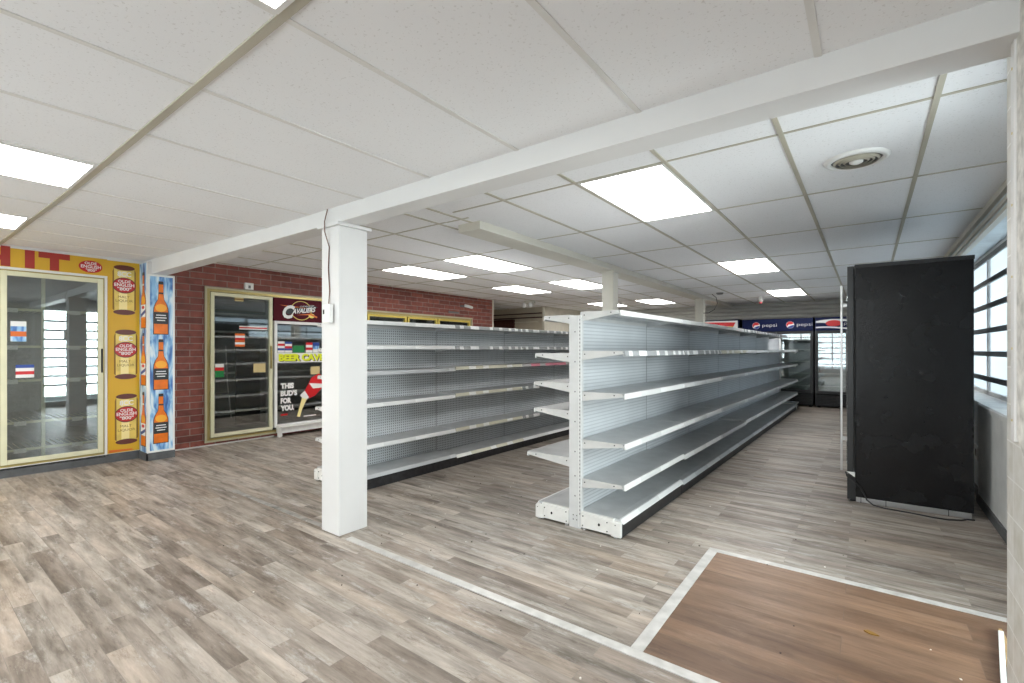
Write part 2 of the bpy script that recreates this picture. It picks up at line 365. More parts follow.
# printed artwork: XP lies on a plane facing +x (a = y, b = z); YP on a plane facing -y (a = x, b = z)
def XP(x0): return lambda a, b, c=0: (x0+c, a, b)
def YP(y0): return lambda a, b, c=0: (a, y0-c, b)
def art(P, pts, c0, c1, name, m, parent, mb=None):
    mb = mb or MB(); q = [P(a, b, c0) for a, b in pts]
    d = Vector(P(0, 0, c1)) - Vector(P(0, 0, c0)); mb.prism(q, d)
    return build(mb, name, m, parent) if name else mb
def rect(a0, b0, a1, b1): return [(a0, b0), (a1, b0), (a1, b1), (a0, b1)]
def oval(ca, cb, ra, rb, k=28, t0=0, t1=2*PI): return [(ca+ra*math.cos(t0+(t1-t0)*i/k), cb+rb*math.sin(t0+(t1-t0)*i/k)) for i in range(k if t1-t0 > 6.2 else k+1)]
def text(P, s, a0, b0, a1, b1, c, m, parent, name='lettering', slant=0, bold=.02, rise=0, thick=.0012):
    cu = bpy.data.curves.new('t', 'FONT'); cu.body = s; cu.extrude = 0; cu.offset = bold; cu.shear = slant; cu.resolution_u = 3
    cu.align_x = 'CENTER'; cu.space_line = .88
    to = bpy.data.objects.new('t', cu); COL.objects.link(to)
    dg = bpy.context.evaluated_depsgraph_get(); dg.update()
    me = bpy.data.meshes.new_from_object(to.evaluated_get(dg)); bpy.data.objects.remove(to)
    xs = [v.co.x for v in me.vertices]; ys = [v.co.y for v in me.vertices]
    x0, x1, y0, y1 = min(xs), max(xs), min(ys), max(ys)
    off = rootloc(parent)
    for v in me.vertices:
        fx = (v.co.x-x0)/(x1-x0); fy = (v.co.y-y0)/(y1-y0)
        v.co = Vector(P(a0+(a1-a0)*fx, b0+(b1-b0)*fy+rise*fx, c)) - off
    me.materials.clear(); me.materials.append(M[m]); me.name = name
    o = bpy.data.objects.new(name, me); COL.objects.link(o); o.parent = parent
    return o
def copy_tree(o, parent=None):
    c = o.copy(); COL.objects.link(c)
    if parent: c.parent = parent
    for ch in list(o.children): copy_tree(ch, c)
    return c

# ---------------------------------------------------------------- setting: floor, walls, ceiling
ZR, ZL = 2.376, 2.21            # rear and front suspended ceilings
BY0, BY1, BZ = 1.84, 1.985, 2.105   # beam front, beam back, beam underside
XY_, XBR = -6.72, -6.84         # yellow cooler wall, brick wall faces
WX = .76
struct('floor', MB().box((-9.6, -2.3, -.06), (1.0, 13.1, 0)).box((1.0, -2.3, -.06), (1.75, 1.2, 0)), 'floor')
struct('wall_right_entry', bx((1.7, -2.3, 0), (1.8, 1.2, ZL+.02)), 'white')
o = struct('floor_brown_inlay', bx((-.745, 1.88, -.001), (.80, 3.11, .003)), 'brown'); 
struct('trim_1', bx((-.795, 1.885, 0), (-.742, 3.09, .007)), 'strip', .002)
struct('trim_2', bx((-.795, 3.09, 0), (.80, 3.135, .0065)), 'strip', .002)
struct('trim_3', bx((-2.75, 1.835, 0), (.33, 1.885, .006)), 'strip', .002)
struct('trim_4', bx((-4.5, 1.86, 0), (-2.97, 1.90, .0035)), mat('worn_floor_seam', (.36, .345, .32), .5, noise=.5, nscale=9))

# ceilings: the front one lies slightly lower; it creeps up towards the cooler wall
def zl(x): return ZL + max(0, (-x-3.6))*.020
mb = MB(); xs = [1.8, -3.6, -6.95]
for i in range(2):
    x0, x1 = xs[i], xs[i+1]
    mb.prism([(x0, -2.3, zl(x0)), (x0, -2.3, zl(x0)+.05), (x1, -2.3, zl(x1)+.05), (x1, -2.3, zl(x1))], (0, 2.3+BY0+.05, 0))
struct('ceiling', mb, 'tile')
struct('ceiling_rear', bx((-9.6, BY1-.05, ZR), (1.1, 13.1, ZR+.05)), 'tile')
T = .6096
# suspended grid bars
gm = MB(); gx = MB()
for k in range(-9, 5):
    x = -1.349+T*k
    if x > -6.72 and x < 1.7: gx.box((x-.011, -2.25, zl(x)-.004), (x+.011, BY0, zl(x)+.01))
for y in (.693, .693-2*T, .693-4*T):
    gm.prism([(1.7, y-.014, ZL-.007), (1.7, y-.014, ZL+.01), (-3.6, y-.014, ZL+.01), (-3.6, y-.014, ZL-.007)], (0, .028, 0))
    gm.prism([(-3.6, y-.014, ZL-.007), (-3.6, y-.014, ZL+.01), (-6.72, y-.014, zl(-6.72)+.01), (-6.72, y-.014, zl(-6.72)-.007)], (0, .028, 0))
struct('ceiling_grid_main', gm, 'grid'); struct('ceiling_grid_cross', gx, 'grid_white')
g = MB()
for k in range(-3, 3):
    x = -.973+T*k
    g.box((x-.012, BY1, ZR-.006), (x+.012, 12.9, ZR+.01))
for k in range(0, 9):
    y = 2.82+2*T*k
    g.box((-2.72, y-.009, ZR-.004), (WX+.05, y+.009, ZR+.01))
for k in range(0, 11):
    x = -3.675+.61-T*k
    if x > -9: g.box((x-.011, BY1, ZR-.006), (x+.011, 12.9, ZR+.01))
for k in range(-1, 8):
    y = 4.22+2*T*k
    g.box((-9, y-.009, ZR-.004), (-2.98, y+.009, ZR+.01))
g.box((-2.98, 3.0, ZR-.004), (-2.72, 3.018, ZR+.01))
struct('ceiling_grid_rear', g, 'grid')
# beams
mb = MB(); mb.box((-6.9, BY0, BZ), (.34, BY1, 2.40)); struct('beam_front', mb, 'white', .003)
mb = MB(); mb.box((-2.965, 3.14, 2.305), (-2.705, 12.85, ZR+.004)); struct('beam_rear', mb, 'beam2', .004)
struct('ceiling_step', bx((-6.9, BY0-.02, 2.19), (.34, BY0+.0, 2.44)) if False else bx((-6.9, BY1-.06, 2.18), (.9, BY1-.02, 2.43)), 'white')

# near right tiled wall stub with a strip of plaster above the tiles
struct('wall_right_front', bx((.334, 1.2, 0), (1.75, 2.03, ZL+.02)), 'walltile')
mb = MB()
pts = [(1.0, 1.0), (2.0, 1.02)]
prof = [(1.2, 1.03), (1.3, 1.04), (1.45, 1.03), (1.60, 1.0), (1.78, 1.06), (1.80, .97), (1.85, 1.0), (1.90, 1.01), (1.90, 2.2), (1.2, 2.2)]
mb.prism([(.327, a, b) for a, b in prof], (.008, 0, 0))
struct('trim_5', mb, 'plaster')
mb = MB(); mb.box((.322, 1.875, .995), (.336, 1.915, BZ+.02)); struct('trim_6', mb, 'white', .003)
# screw heads down the strip
sm = MB()
for z in (1.05, 1.25, 1.45, 1.65, 1.85, 2.03):
    sm.lathe([(.0, .0), (.004, .0)], (.0, .0, 0), 8) if False else sm.box((.3205, 1.892, z), (.323, 1.898, z+.006))
build(sm, 'trim_7', 'kraft')['kind'] = 'structure'

# right wall (behind the fridge) with a long barred window, and the entrance door beside the tiled stub
Y0w, Y1w, ZS, ZT = 4.05, 10.2, .81, 2.20
mb = MB()
mb.box((WX, 3.20, 0), (WX+.22, 12.95, ZS-.03)).box((WX, 3.20, ZT), (WX+.22, 12.95, ZR+.02))
mb.box((WX, 3.20, ZS-.03), (WX+.22, Y0w, ZT)).box((WX, Y1w, ZS-.03), (WX+.22, 12.95, ZT))
struct('wall_right', mb, 'panel_blue')
struct('wall_right_panel', bx((.725, 3.20, 0), (.765, 5.42, ZS+.005)), 'sill', .003)
struct('window_1', MB().box((.93, Y0w, ZS), (.95, Y0w+.05, ZT)).box((.93, 6.42, ZS), (.97, 6.50, ZT)).box((.93, Y1w-.05, ZS), (.95, Y1w, ZT)).box((.93, 8.3, ZS), (.95, 8.35, ZT)).box((.93, Y0w, ZT-.04), (.95, Y1w, ZT)).box((.93, Y0w, ZS), (.95, Y1w, ZS+.04)), 'white')
struct('window_2', bx((.945, Y0w+.05, ZS+.04), (.949, 6.42, ZT-.04)), 'film')
struct('window_3', bx((.945, 6.5, ZS+.04), (.949, Y1w-.05, ZT-.04)), 'film')
struct('trim_8', bx((WX-.045, Y0w-.4, ZS-.035), (WX+.2, 5.42, ZS)), 'sill', .004)
struct('trim_9', bx((WX-.01, 5.42, ZS-.04), (WX+.2, Y1w+.1, ZS-.005)), 'sill', .004)
struct('trim_10', MB().box((WX-.03, 3.2, ZR-.05), (WX+.01, 12.9, ZR)).box((WX-.015, 3.2, ZT+.06), (WX+.01, 12.9, ZT+.09)).box((WX-.02, 3.2, ZT-.01), (WX+.02, 12.9, ZT+.02)), 'beam2')
struct('baseboard_right', MB().box((.712, 3.2, 0), (.73, 5.42, .07)).box((.745, 5.42, 0), (.765, 12.9, .07)), 'baseboard')
gr = thing('window_grille', 'dark horizontal steel security bars across the right window beside the fridge', 'window bars', (.83, 4.05, .81))
for z in (2.02, 1.82, 1.615, 1.41, 1.215, 1.005):
    build(bx((.80, Y0w+.005, z-.021), (.812, Y1w-.005, z+.021)), 'bar', 'barsteel', gr)
for y in (Y0w+.06, 8.0): build(bx((.812, y, .98), (.82, y+.03, 2.05)), 'bracket', 'barsteel', gr)
gd = thing('window_grille', 'dark horizontal bars across the glass entrance door beside the tiled wall', 'window bars', (.79, 2.6, .4))
for z in (.45, .65, .85, 1.05, 1.25, 1.45, 1.65, 1.85): build(bx((.785, 2.12, z), (.795, 3.11, z+.045)), 'bar', 'barsteel', gd)
# entrance door in the right wall
struct('door_1', MB().box((.80, 2.03, 0), (.86, 2.12, 2.2)).box((.80, 3.11, 0), (.86, 3.20, 2.2)).box((.80, 2.03, 2.1), (.86, 3.20, ZR)).box((.80, 2.12, 0), (.86, 3.11, .12)), 'alu')
struct('window_4', bx((.826, 2.12, .12), (.834, 3.11, 2.1)), 'glass_clear')
# outside paving
struct('ground', bx((1.0, -6, -.12), (14, 16, -.08)), 'asphalt')

# front (behind the camera) storefront wall
mb = MB(); mb.box((-6.95, -2.42, 0), (1.8, -2.30, .35)).box((-6.95, -2.42, 2.12), (1.8, -2.30, 2.35)).box((-6.95, -2.42, .35), (-6.35, -2.30, 2.12)).box((-.1, -2.42, .35), (1.8, -2.30, 2.12))
struct('wall_front', mb, 'white')
struct('window_5', bx((-6.35, -2.37, .35), (-.1, -2.36, 2.12)), 'glass_clear')
mb = MB()
for x in (-6.35, -5.1, -3.85, -2.6, -1.35, -.14): mb.box((x, -2.40, .35), (x+.05, -2.33, 2.12))
struct('trim_11', mb, 'alu')
fg = thing('window_grille', 'dark horizontal bars across the front window, reflected in the cooler glass', 'window bars', (-3.2, -2.28, .4))
for z in (.55, .80, 1.05, 1.30, 1.55, 1.80, 2.02): build(bx((-6.3, -2.29, z), (-.12, -2.28, z+.04)), 'bar', 'barsteel', fg)

# yellow walk-in cooler wall with door opening
DY0, DY1, DZ0, DZ1 = .66, 1.505, .095, 2.055
mb = MB()
mb.box((XY_-.14, -2.3, 0), (XY_, DY0, 2.30)).box((XY_-.14, DY1, 0), (XY_, 1.84, 2.30)).box((XY_-.14, DY0, DZ1), (XY_, DY1, 2.30)).box((XY_-.14, DY0, 0), (XY_, DY1, DZ0))
struct('wall_left_front', mb, 'white')
struct('baseboard_left', MB().box((XY_, -2.3, 0), (XY_+.012, 1.80, .092)), 'baseboard')
# pilaster carrying the end of the beam
PX, PYa, PYb = -6.46, 1.80, 2.06
struct('wall_pilaster', MB().box((XBR-.06, PYa, 0), (PX, PYa+.038, 2.235)).box((XBR-.06, PYa+.03, 0), (PX, PYb, BZ)), 'white')
struct('baseboard_pilaster', MB().box((-6.72, PYa-.012, 0), (PX+.012, PYa, .085)).box((PX, PYa-.012, 0), (PX+.012, PYb, .085)), 'baseboard')
# brick wall with cooler door openings
OP = [(2.53, 4.32, .06, 2.04), (4.95, 7.62, .10, 1.90)]
mb = MB(); y = 1.84
for a, b, z0, z1 in OP:
    mb.box((XBR-.14, y, 0), (XBR, a, ZR+.02)).box((XBR-.14, a, 0), (XBR, b, z0)).box((XBR-.14, a, z1), (XBR, b, ZR+.02)); y = b
mb.box((XBR-.14, y, 0), (XBR, 8.36, ZR+.02))
struct('wall_left', mb, 'brick')
struct('trim_12', bx((XBR-.14, 8.36, 0), (XBR+.012, 8.40, ZR)), 'cream_wall')
struct('trim_13', bx((XBR, PYb, 0), (XBR+.012, 3.4, .016)), 'sill')
# dark walk-in interior behind the brick
struct('cooler_room', MB().box((-8.3, 2.25, 0), (-8.25, 7.9, ZR)).box((-8.3, 2.2, 0), (XBR-.14, 2.25, ZR)).box((-8.3, 7.9, 0), (XBR-.14, 7.95, ZR)).box((-8.3, 2.2, -.001), (XBR-.14, 7.95, .01)).box((-8.3, 2.2, 2.30), (XBR-.14, 7.95, 2.33)), 'dark_in')
# corridor opening beyond the brick, cream walls beyond
struct('wall_corridor', MB().box((-9.6, 10.45, 0), (-6.841, 10.50, ZR+.02)), 'tan_wall')
struct('wall_left_rear', bx((-6.84, 10.445, 0), (-6.775, 12.4, ZR+.02)), 'cream_wall')
struct('wall_corridor_end', bx((-9.62, 8.2, 0), (-9.55, 10.5, ZR+.02)), 'cream_wall')
struct('wall_corridor_side', bx((-9.6, 8.22, 0), (XBR-.13, 8.36, ZR+.02)), 'cream_wall')
struct('trim_14', MB().box((-9.0, 10.40, 2.20), (-6.85, 10.45, 2.225)).box((-8.6, 10.38, 2.09), (-6.85, 10.45, 2.115)), 'darkred')
struct('trim_15', MB().box((-8.85, 10.36, 0), (-8.78, 10.45, 2.3)).box((-8.6, 10.40, 1.98), (-6.95, 10.45, 2.0)), 'cream_wall')
struct('door_2', bx((-9.2, 10.36, 0), (-7.72, 10.42, 2.07)), 'darkred')
struct('wall_back', bx((-9.6, 12.9, 0), (1.1, 13.0, ZR+.02)), 'cream_wall')
# corrugated roller shutter on the back wall
mb = MB(); n = len(mb.v); rows = 0
z = .0; prof = []
while z < ZR-.03:
    for q, d in ((0, 0), (.15, .032), (.5, .045), (.85, .032)):
        prof.append((12.885-d, z+.095*q))
    z += .095
mb.prism([(-6.2, 12.90, 0)] + [(-6.2, y_, z_) for y_, z_ in prof] + [(-6.2, 12.90, prof[-1][1])], (6.9, 0, 0))
rs = build(mb, 'roller_shutter', 'shutter'); tag(rs, 'grey corrugated metal shutter covering the back wall above the drink coolers', 'shutter')

# posts
def post(name, label, x0, y0, x1, y1, z1, m, cap):
    t = thing(name, label, 'post', ((x0+x1)/2, (y0+y1)/2, 0))
    build(bx((x0, y0, 0), (x1, y1, z1-.022)), 'shaft', m, t, .003)
    build(bx((x0-cap, y0-cap, z1-.022), (x1+cap, y1+cap, z1)), 'cap', m, t, .002)
    return t
post('support_post', 'thick white square post standing under the front beam', -3.035, BY0+.002, -2.828, BY0+.225, BZ, 'white', .022)
post('support_post', 'cream square post rising behind the near end of the tall shelving run', -2.87, 5.85, -2.71, 6.01, 2.305, 'beam2', .02)
post('support_post', 'farthest cream square post close to the corrugated shutter', -2.87, 10.15, -2.71, 10.31, 2.305, 'beam2', .02)
tb = thing('thermostat', 'small white wall control box on the left face of the thick front post', 'thermostat', (-2.93, 1.82, 1.49))
build(bx((-2.968, 1.800, 1.43), (-2.880, 1.836, 1.558)), 'housing', 'plastic', tb, .008)
build(bx((-2.950, 1.7985, 1.49), (-2.935, 1.801, 1.52)), 'switch', 'holes', tb)
tag(build(MB().tube([(-2.955, 1.838, 2.27), (-2.952, 1.832, 2.2), (-2.952, 1.812, 2.12), (-2.95, 1.812, 2.05), (-2.935, 1.836, 1.95), (-2.945, 1.836, 1.8), (-2.93, 1.836, 1.65), (-2.932, 1.83, 1.553)], .0035), 'wire', 'wire_red'), 'thin brown wire hanging down the front post to the control box', 'wire')

# ---------------------------------------------------------------- ceiling lights
def ceiling_light(label, x0, y0, x1, y1, z):
    t = thing('ceiling_light', label, 'ceiling light', ((x0+x1)/2, (y0+y1)/2, z), group='recessed ceiling light panels')
    f = .016; fr = MB()
    fr.frame('z', z-.008, z+.001, x0, x1, y0, y1, f)
    build(fr, 'frame', 'grid_white', t)
    build(bx((x0+f, y0+f, z-.005), (x1-f, y1-f, z+.001)), 'diffuser', 'diffuser', t)
    return t
xr = lambda k: -.973+T*k
for lab, k, j in (('large bright light panel nearest the round ceiling vent', -1, 0), ('light panel second in the aisle row above the black fridge side', -1, 3), ('small-looking light panel farthest along the right aisle ceiling', -1, 6)):
    ceiling_light(lab, xr(k)+.013, 2.82+2*T*j+.01, xr(k+1)-.013, 2.82+2*T*(j+1)-.01, ZR)
for lab, x, y in (('light panel over the left aisle, nearer right one of four', -3.675-T, 4.22), ('light panel nearest the brick wall and white post', -3.675-3*T, 4.22),
                  ('light panel in the middle row, left of the rear beam', -3.675-T, 6.66), ('light panel in the middle row near the brick wall', -3.675-3*T, 6.66),
                  ('far light panel just left of the rear beam', -3.675-T, 10.32), ('far light panel above the cream corner wall', -3.675-3*T, 10.32)):
    ceiling_light(lab, x+.012, y+.01, x+T-.012, y+2*T-.01, ZR)
ceiling_light('unseen light panel added as fill over the entrance behind the camera', -.13+.012, .693-4*T+.014, -.13+T-.012, .693-2*T-.016, ZL-.003)  # added fill panel out of view, only there to brighten the entrance side
for lab, x in (('light panel at the top edge of the photo over the front area', -1.349), ('light panel at the left edge over the front area', -1.349-4*T), ('light panel closest to the yellow cooler wall', -1.349-7*T)):
    z = zl(x+T/2)
    ceiling_light(lab, x+.012, .693-2*T+.014, x+T-.012, .693-.016, z-.003)

# round ceiling vent
v = thing('ceiling_vent', 'round white ceiling air vent with dusty louvre rings', 'air vent', (-.055, 3.46, ZR))
V0 = (-.055, 3.46, ZR)
build(MB().lathe([(.125, -.004), (.13, -.018), (.150, -.016), (.162, -.003), (.162, 0)], V0, 40), 'rim', 'plastic', v, smooth=True)
build(MB().lathe([(0, -.002), (.128, -.002)], V0, 40), 'throat', 'slot', v)
for r in (.112, .088, .064): build(MB().lathe([(r-.010, -.022), (r, -.010), (r+.003, -.012), (r-.008, -.024), (r-.010, -.022)], V0, 40), 'ring', 'grid', v, smooth=True)
build(MB().lathe([(0, -.030), (.024, -.028), (.034, -.022), (.035, -.012), (0, -.010)], V0, 32), 'centre_cone', 'plastic', v, smooth=True)

# ---------------------------------------------------------------- shelving runs
SEC = 1.2192
def shelf_unit(name, label, loc, rz, nsec, right, left, panel, base_rail, end_shelves=None):
    g = thing(name, label, 'shelving', loc, rz)
    Lg = nsec*SEC; H = 1.49; hw = .048
    # uprights
    for k in range(nsec+1):
        y = k*SEC; hwk = hw if k in (0, nsec) else .0215
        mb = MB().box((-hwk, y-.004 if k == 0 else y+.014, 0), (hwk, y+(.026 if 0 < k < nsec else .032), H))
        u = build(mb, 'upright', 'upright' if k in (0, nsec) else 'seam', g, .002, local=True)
        if k == 0:
            for z in [1.37, 1.16, .95, .74, .53, .36, .22]: build(bx((-.004, -.0052, z), (.004, -.0035, z+.010)), 'bolt_hole', 'slot', u, local=True)
            for z, xx in ((.055, -.014), (.085, -.014), (.055, .014), (.085, .014)): build(bx((xx-.004, -.0052, z), (xx+.004, -.0035, z+.008)), 'bolt_hole', 'slot', u, local=True)
            build(bx((hw-.012, -.0050, .09), (hw-.007, -.0035, H-.02)), 'slotted_edge', 'slit_edge', u, local=True)
            build(bx((.028, -.0049, .01), (.0315, -.0038, H-.004)), 'edge_fold', 'plastic', u, local=True)
    # back panels
    for k in range(nsec):
        a, b = k*SEC+(.034 if k == 0 else .026), (k+1)*SEC+.014
        build(bx((-.022, a, .10), (.022, b, H-.03)), 'back_panel', panel, g, local=True)
    build(bx((-.028, .03, H-.032), (.028, Lg, H-.002)), 'top_rail', 'upright', g, local=True)
    # shelves
    for s, rows in ((1, right), (-1, left)):
        proto = {}
        for ri, (z, dep, dz, rails, *bays) in enumerate(rows):
            for k in range(bays[0] if bays else nsec):
                rail = rails[min(k, len(rails)-1)]
                zz = z + dz[min(k, len(dz)-1)]
                key = (ri, rail)
                if key not in proto:
                    x0, x1 = .03*s, (dep-.004)*s
                    a, b = .018, SEC-.006+.018
                    mb = MB().box((x0, a, -.010), (x1, b, 0)).box((x1-.006*s, a, -.034), (x1, b, -.001))
                    mb.box((x0, a, -.03), (x0+.006*s, b, -.01)).box(((x0+x1)/2-.03, a+.02, -.022), ((x0+x1)/2+.03, b-.02, -.010))
                    mb.prism([(x0, b-.010, -.001), (x1, b-.010, -.001), (x1, b-.010, -.022), (x0, b-.010, -.062)], (0, .004, 0))
                    sh = build(mb, 'shelf', 'shelf', g, local=True)
                    r = MB().prism([(x1, a+.002, 0.002), (x1+.006*s, a+.002, 0), (x1+.012*s, a+.002, -.034), (x1+.002*s, a+.002, -.034)], (0, b-a-.004, 0))
                    build(r, 'price_rail', rail, sh, local=True)
                    br = MB().prism([(x0+.012*s, a-.008, .002), (x1-.012*s, a-.008, .002), (x1, a-.008, -.020), (x0+.012*s, a-.008, -.064)], (0, .005, 0))
                    build(br, 'bracket', 'shelf_white' if k == 0 else 'upright', sh, local=True)
                    if k == 0:
                        for fx, zz2 in ((.12, -.022), (.80, -.012)):
                            xx = x0+(x1-x0)*fx
                            build(bx((xx-.004, a-.0095, zz2-.004), (xx+.004, a-.0075, zz2+.004)), 'bracket_hole', 'holes', sh, local=True)
                    proto[key] = (sh, zz, k)
                    sh.location = (0, k*SEC, zz)
                else:
                    c = copy_tree(proto[key][0], g)
                    c.location = (0, k*SEC, zz)
        # base decks
        for k in range(nsec):
            a, b = k*SEC+.012, (k+1)*SEC+.008
            x1 = (.355 if s > 0 else .335)*s; d = 0 if k == 0 else -.014
            mb = MB().box((.03*s, a, .112+d), (x1-.02*s, b, .126+d)).box((x1-.075*s, a, .126+d), (x1-.067*s, b, .1275+d))
            dk = build(mb, 'base_deck', 'shelf', g, local=True)
            rl = base_rail[min(k, len(base_rail)-1)]
            r = MB().prism([(x1-.03*s, a+.002, .127+d), (x1-.018*s, a+.002, .128+d), (x1+.004*s, a+.002, .098+d), (x1-.005*s, a+.002, .096+d)], (0, b-a-.004, 0))
            build(r, 'price_rail', rl, dk, local=True)
            build(bx((x1-.028*s, a, .0), (x1-.016*s, b, .108+d)), 'kick_plate', 'kick', g, .001, local=True)
            # foot of each bay, projecting under the deck
        for yy in (-.004, Lg-.02):
            mb = MB().box((.05*s, yy-.008, .018), (x1-.012*s, yy+.02, .112)).box((x1-.075*s, yy-.012, .012), (x1-.006*s, yy+.012, .106)).box((.05*s, yy-.004, .112), (x1-.06*s, yy+.02, .127))
            e = build(mb, 'base_end_cover', 'endcover', g, .002, local=True)
            mb = MB(); c = ((.19)*s, yy-.0085, .066)
            pts = [(c[0]+.008*math.cos(q*PI/6), c[1], c[2]+.010*math.sin(q*PI/6)) for q in range(12)]
            mb.prism(pts, (0, -.0015, 0)); build(mb, 'round_hole', 'holes', e, local=True)
            for xx, zz2 in ((.065, .035), (.068, .1), (.25, .095), (.25, .035), (.31, .09)): build(bx((xx*s-.003, yy-.0135, zz2-.003), (xx*s+.003, yy-.0075, zz2+.003)), 'bolt_hole', 'holes', e, local=True)
            for xx in (.07, .305): build(bx(((xx-.01)*s, yy, 0), ((xx+.01)*s, yy+.02, .02)), 'foot', 'alu', e, local=True)
    if end_shelves:
        for z in end_shelves:
            sh = build(MB().box((-.31, Lg+.034, z-.012), (.31, Lg+.40, z)).box((-.31, Lg+.39, z-.035), (.31, Lg+.40, z)), 'end_shelf', 'shelf', g, local=True)
            build(bx((-.31, Lg+.40, z-.034), (.31, Lg+.408, z)), 'price_rail', 'rail_grey', sh, local=True)
            for q in (.30, -.30): build(MB().prism([(q, Lg+.034, z-.012), (q, Lg+.39, z-.012), (q, Lg+.39, z-.03), (q, Lg+.034, z-.06)], (.004, 0, 0)), 'bracket', 'upright', sh, local=True)
        build(MB().box((-.33, Lg+.034, .10), (.33, Lg+.44, .126)), 'end_deck', 'shelf', g, local=True)
        build(MB().box((-.32, Lg+.034, 0), (.32, Lg+.43, .10)), 'end_kick_plate', 'kick', g, local=True)
    return g
W, Lb, G_, Yl, Pk = 'rail_white', 'rail_labels', 'rail_grey', 'rail_yellow', 'rail_pink'
shelf_unit('shelving_unit', 'long double-sided empty store shelving run in the middle, its white end facing us', (-1.643, 2.93, 0), -.0133, 7,
    [(1.512, .330, (0,), (W, W, W, Lb), 6), (1.240, .360, (0,), (Lb, Lb, Yl, W)), (.955, .360, (0,), (W, W, G_)), (.622, .362, (0,), (W, W, G_)), (.350, .358, (0, -.015, -.015, .0), (W, W, G_, W))],
    [(1.495, .275, (0,), (W, Lb)), (1.222, .352, (0,), (W,)), (1.010, .362, (0,), (W,)), (.815, .362, (0,), (W,)), (.480, .425, (0,), (W,))],
    'panel_line', (W, G_, G_), end_shelves=(1.22, .94, .62, .34))
shelf_unit('shelving_unit', 'long double-sided pegboard shelving run behind the thick white post', (-3.905, 2.50, 0), -.0133, 6,
    [(1.512, .325, (0,), (W, Lb)), (1.288, .325, (0, -.002), (W, Lb)), (1.052, .325, (0, .012), (G_, Yl, Pk, W)), (.762, .325, (0, .012), (W, Yl, Lb)), (.394, .330, (0, .005), (W, Yl, Lb))],
    [(1.50, .32, (0,), (W,)), (1.26, .32, (0,), (W,)), (1.0, .32, (0,), (W,)), (.70, .36, (0,), (W,)), (.40, .36, (0,), (W,))],
    'panel_peg', (G_, Yl, W))

# ---------------------------------------------------------------- black upright fridge seen from its side
fr = thing('upright_fridge', 'tall black upright fridge by the right wall, seen from its plain side', 'fridge', (-.137, 4.79, 0), .028)
FW, FD, FH = .76, 1.25, 1.945
build(MB().box((.055, 0, .045), (FW, FD, FH-.004)), 'cabinet', 'black_side', fr, .004, local=True)
build(MB().box((.05, -.004, FH-.03), (FW+.004, .02, FH)).box((.05, 0, FH-.012), (FW+.004, FD, FH)), 'top_trim', 'black', fr, .002, local=True)
dr = build(MB().box((0, .0, .245), (.045, FD, FH-.01)), 'door', 'black', fr, .004, local=True)
build(bx((-.004, .05, .30), (.002, FD-.05, FH-.22)), 'door_glass', 'glass', dr, local=True)
build(MB().box((-.046, .0, .25), (-.030, .035, 1.78)).box((-.032, .005, .5), (.0, .03, .53)).box((-.032, .005, 1.6), (.0, .03, 1.63)), 'handle', 'alu', dr, .003, local=True)
build(MB().box((.047, .002, .245), (.054, FD, FH-.01)), 'door_gasket', 'holes', fr, local=True)
build(MB().box((.0, .0, .02), (.056, FD, .225)), 'lower_grille', 'black', fr, .004, local=True)
build(MB().prism([(-.002, -.004, .245), (.052, -.004, .245), (.052, -.004, .205)], (0, .02, 0)), 'hinge_plate', 'plastic', fr, local=True)
build(MB().box((.06, .004, .004), (FW-.01, .03, .044)), 'base_rail', 'alu', fr, .002, local=True)
for x in (.09, .25, .62): build(bx((x, .002, .0), (x+.004, .034, .046)), 'rail_joint', 'holes', fr, local=True)
for xx, yy in ((.7, .04), (.02, FD-.08), (.7, FD-.08), (.02, .03)): build(bx((xx, yy, 0), (xx+.04, yy+.04, .046)), 'foot', 'holes', fr, local=True)
c_ = math.cos(.028); s_ = math.sin(.028)
def FP(x, y, z): return (-.137+x*c_-y*s_, 4.79+x*s_+y*c_, z)
tag(build(MB().tube([FP(-.01, -.008, .245), FP(.0, -.014, .21), FP(.05, -.018, .17), FP(.09, -.02, .13), FP(.11, -.022, .09), FP(.13, -.03, .04), FP(.17, -.05, .012), FP(.24, -.07, .006), FP(.40, -.09, .006), FP(.52, -.12, .006), FP(.6, -.12, .006), FP(.68, -.08, .006), FP(.72, -.03, .006), FP(.76, -.03, .008)], .006, 8), 'power_cord', 'cable', smooth=True), 'black power cord trailing along the floor at the foot of the black fridge', 'cord')

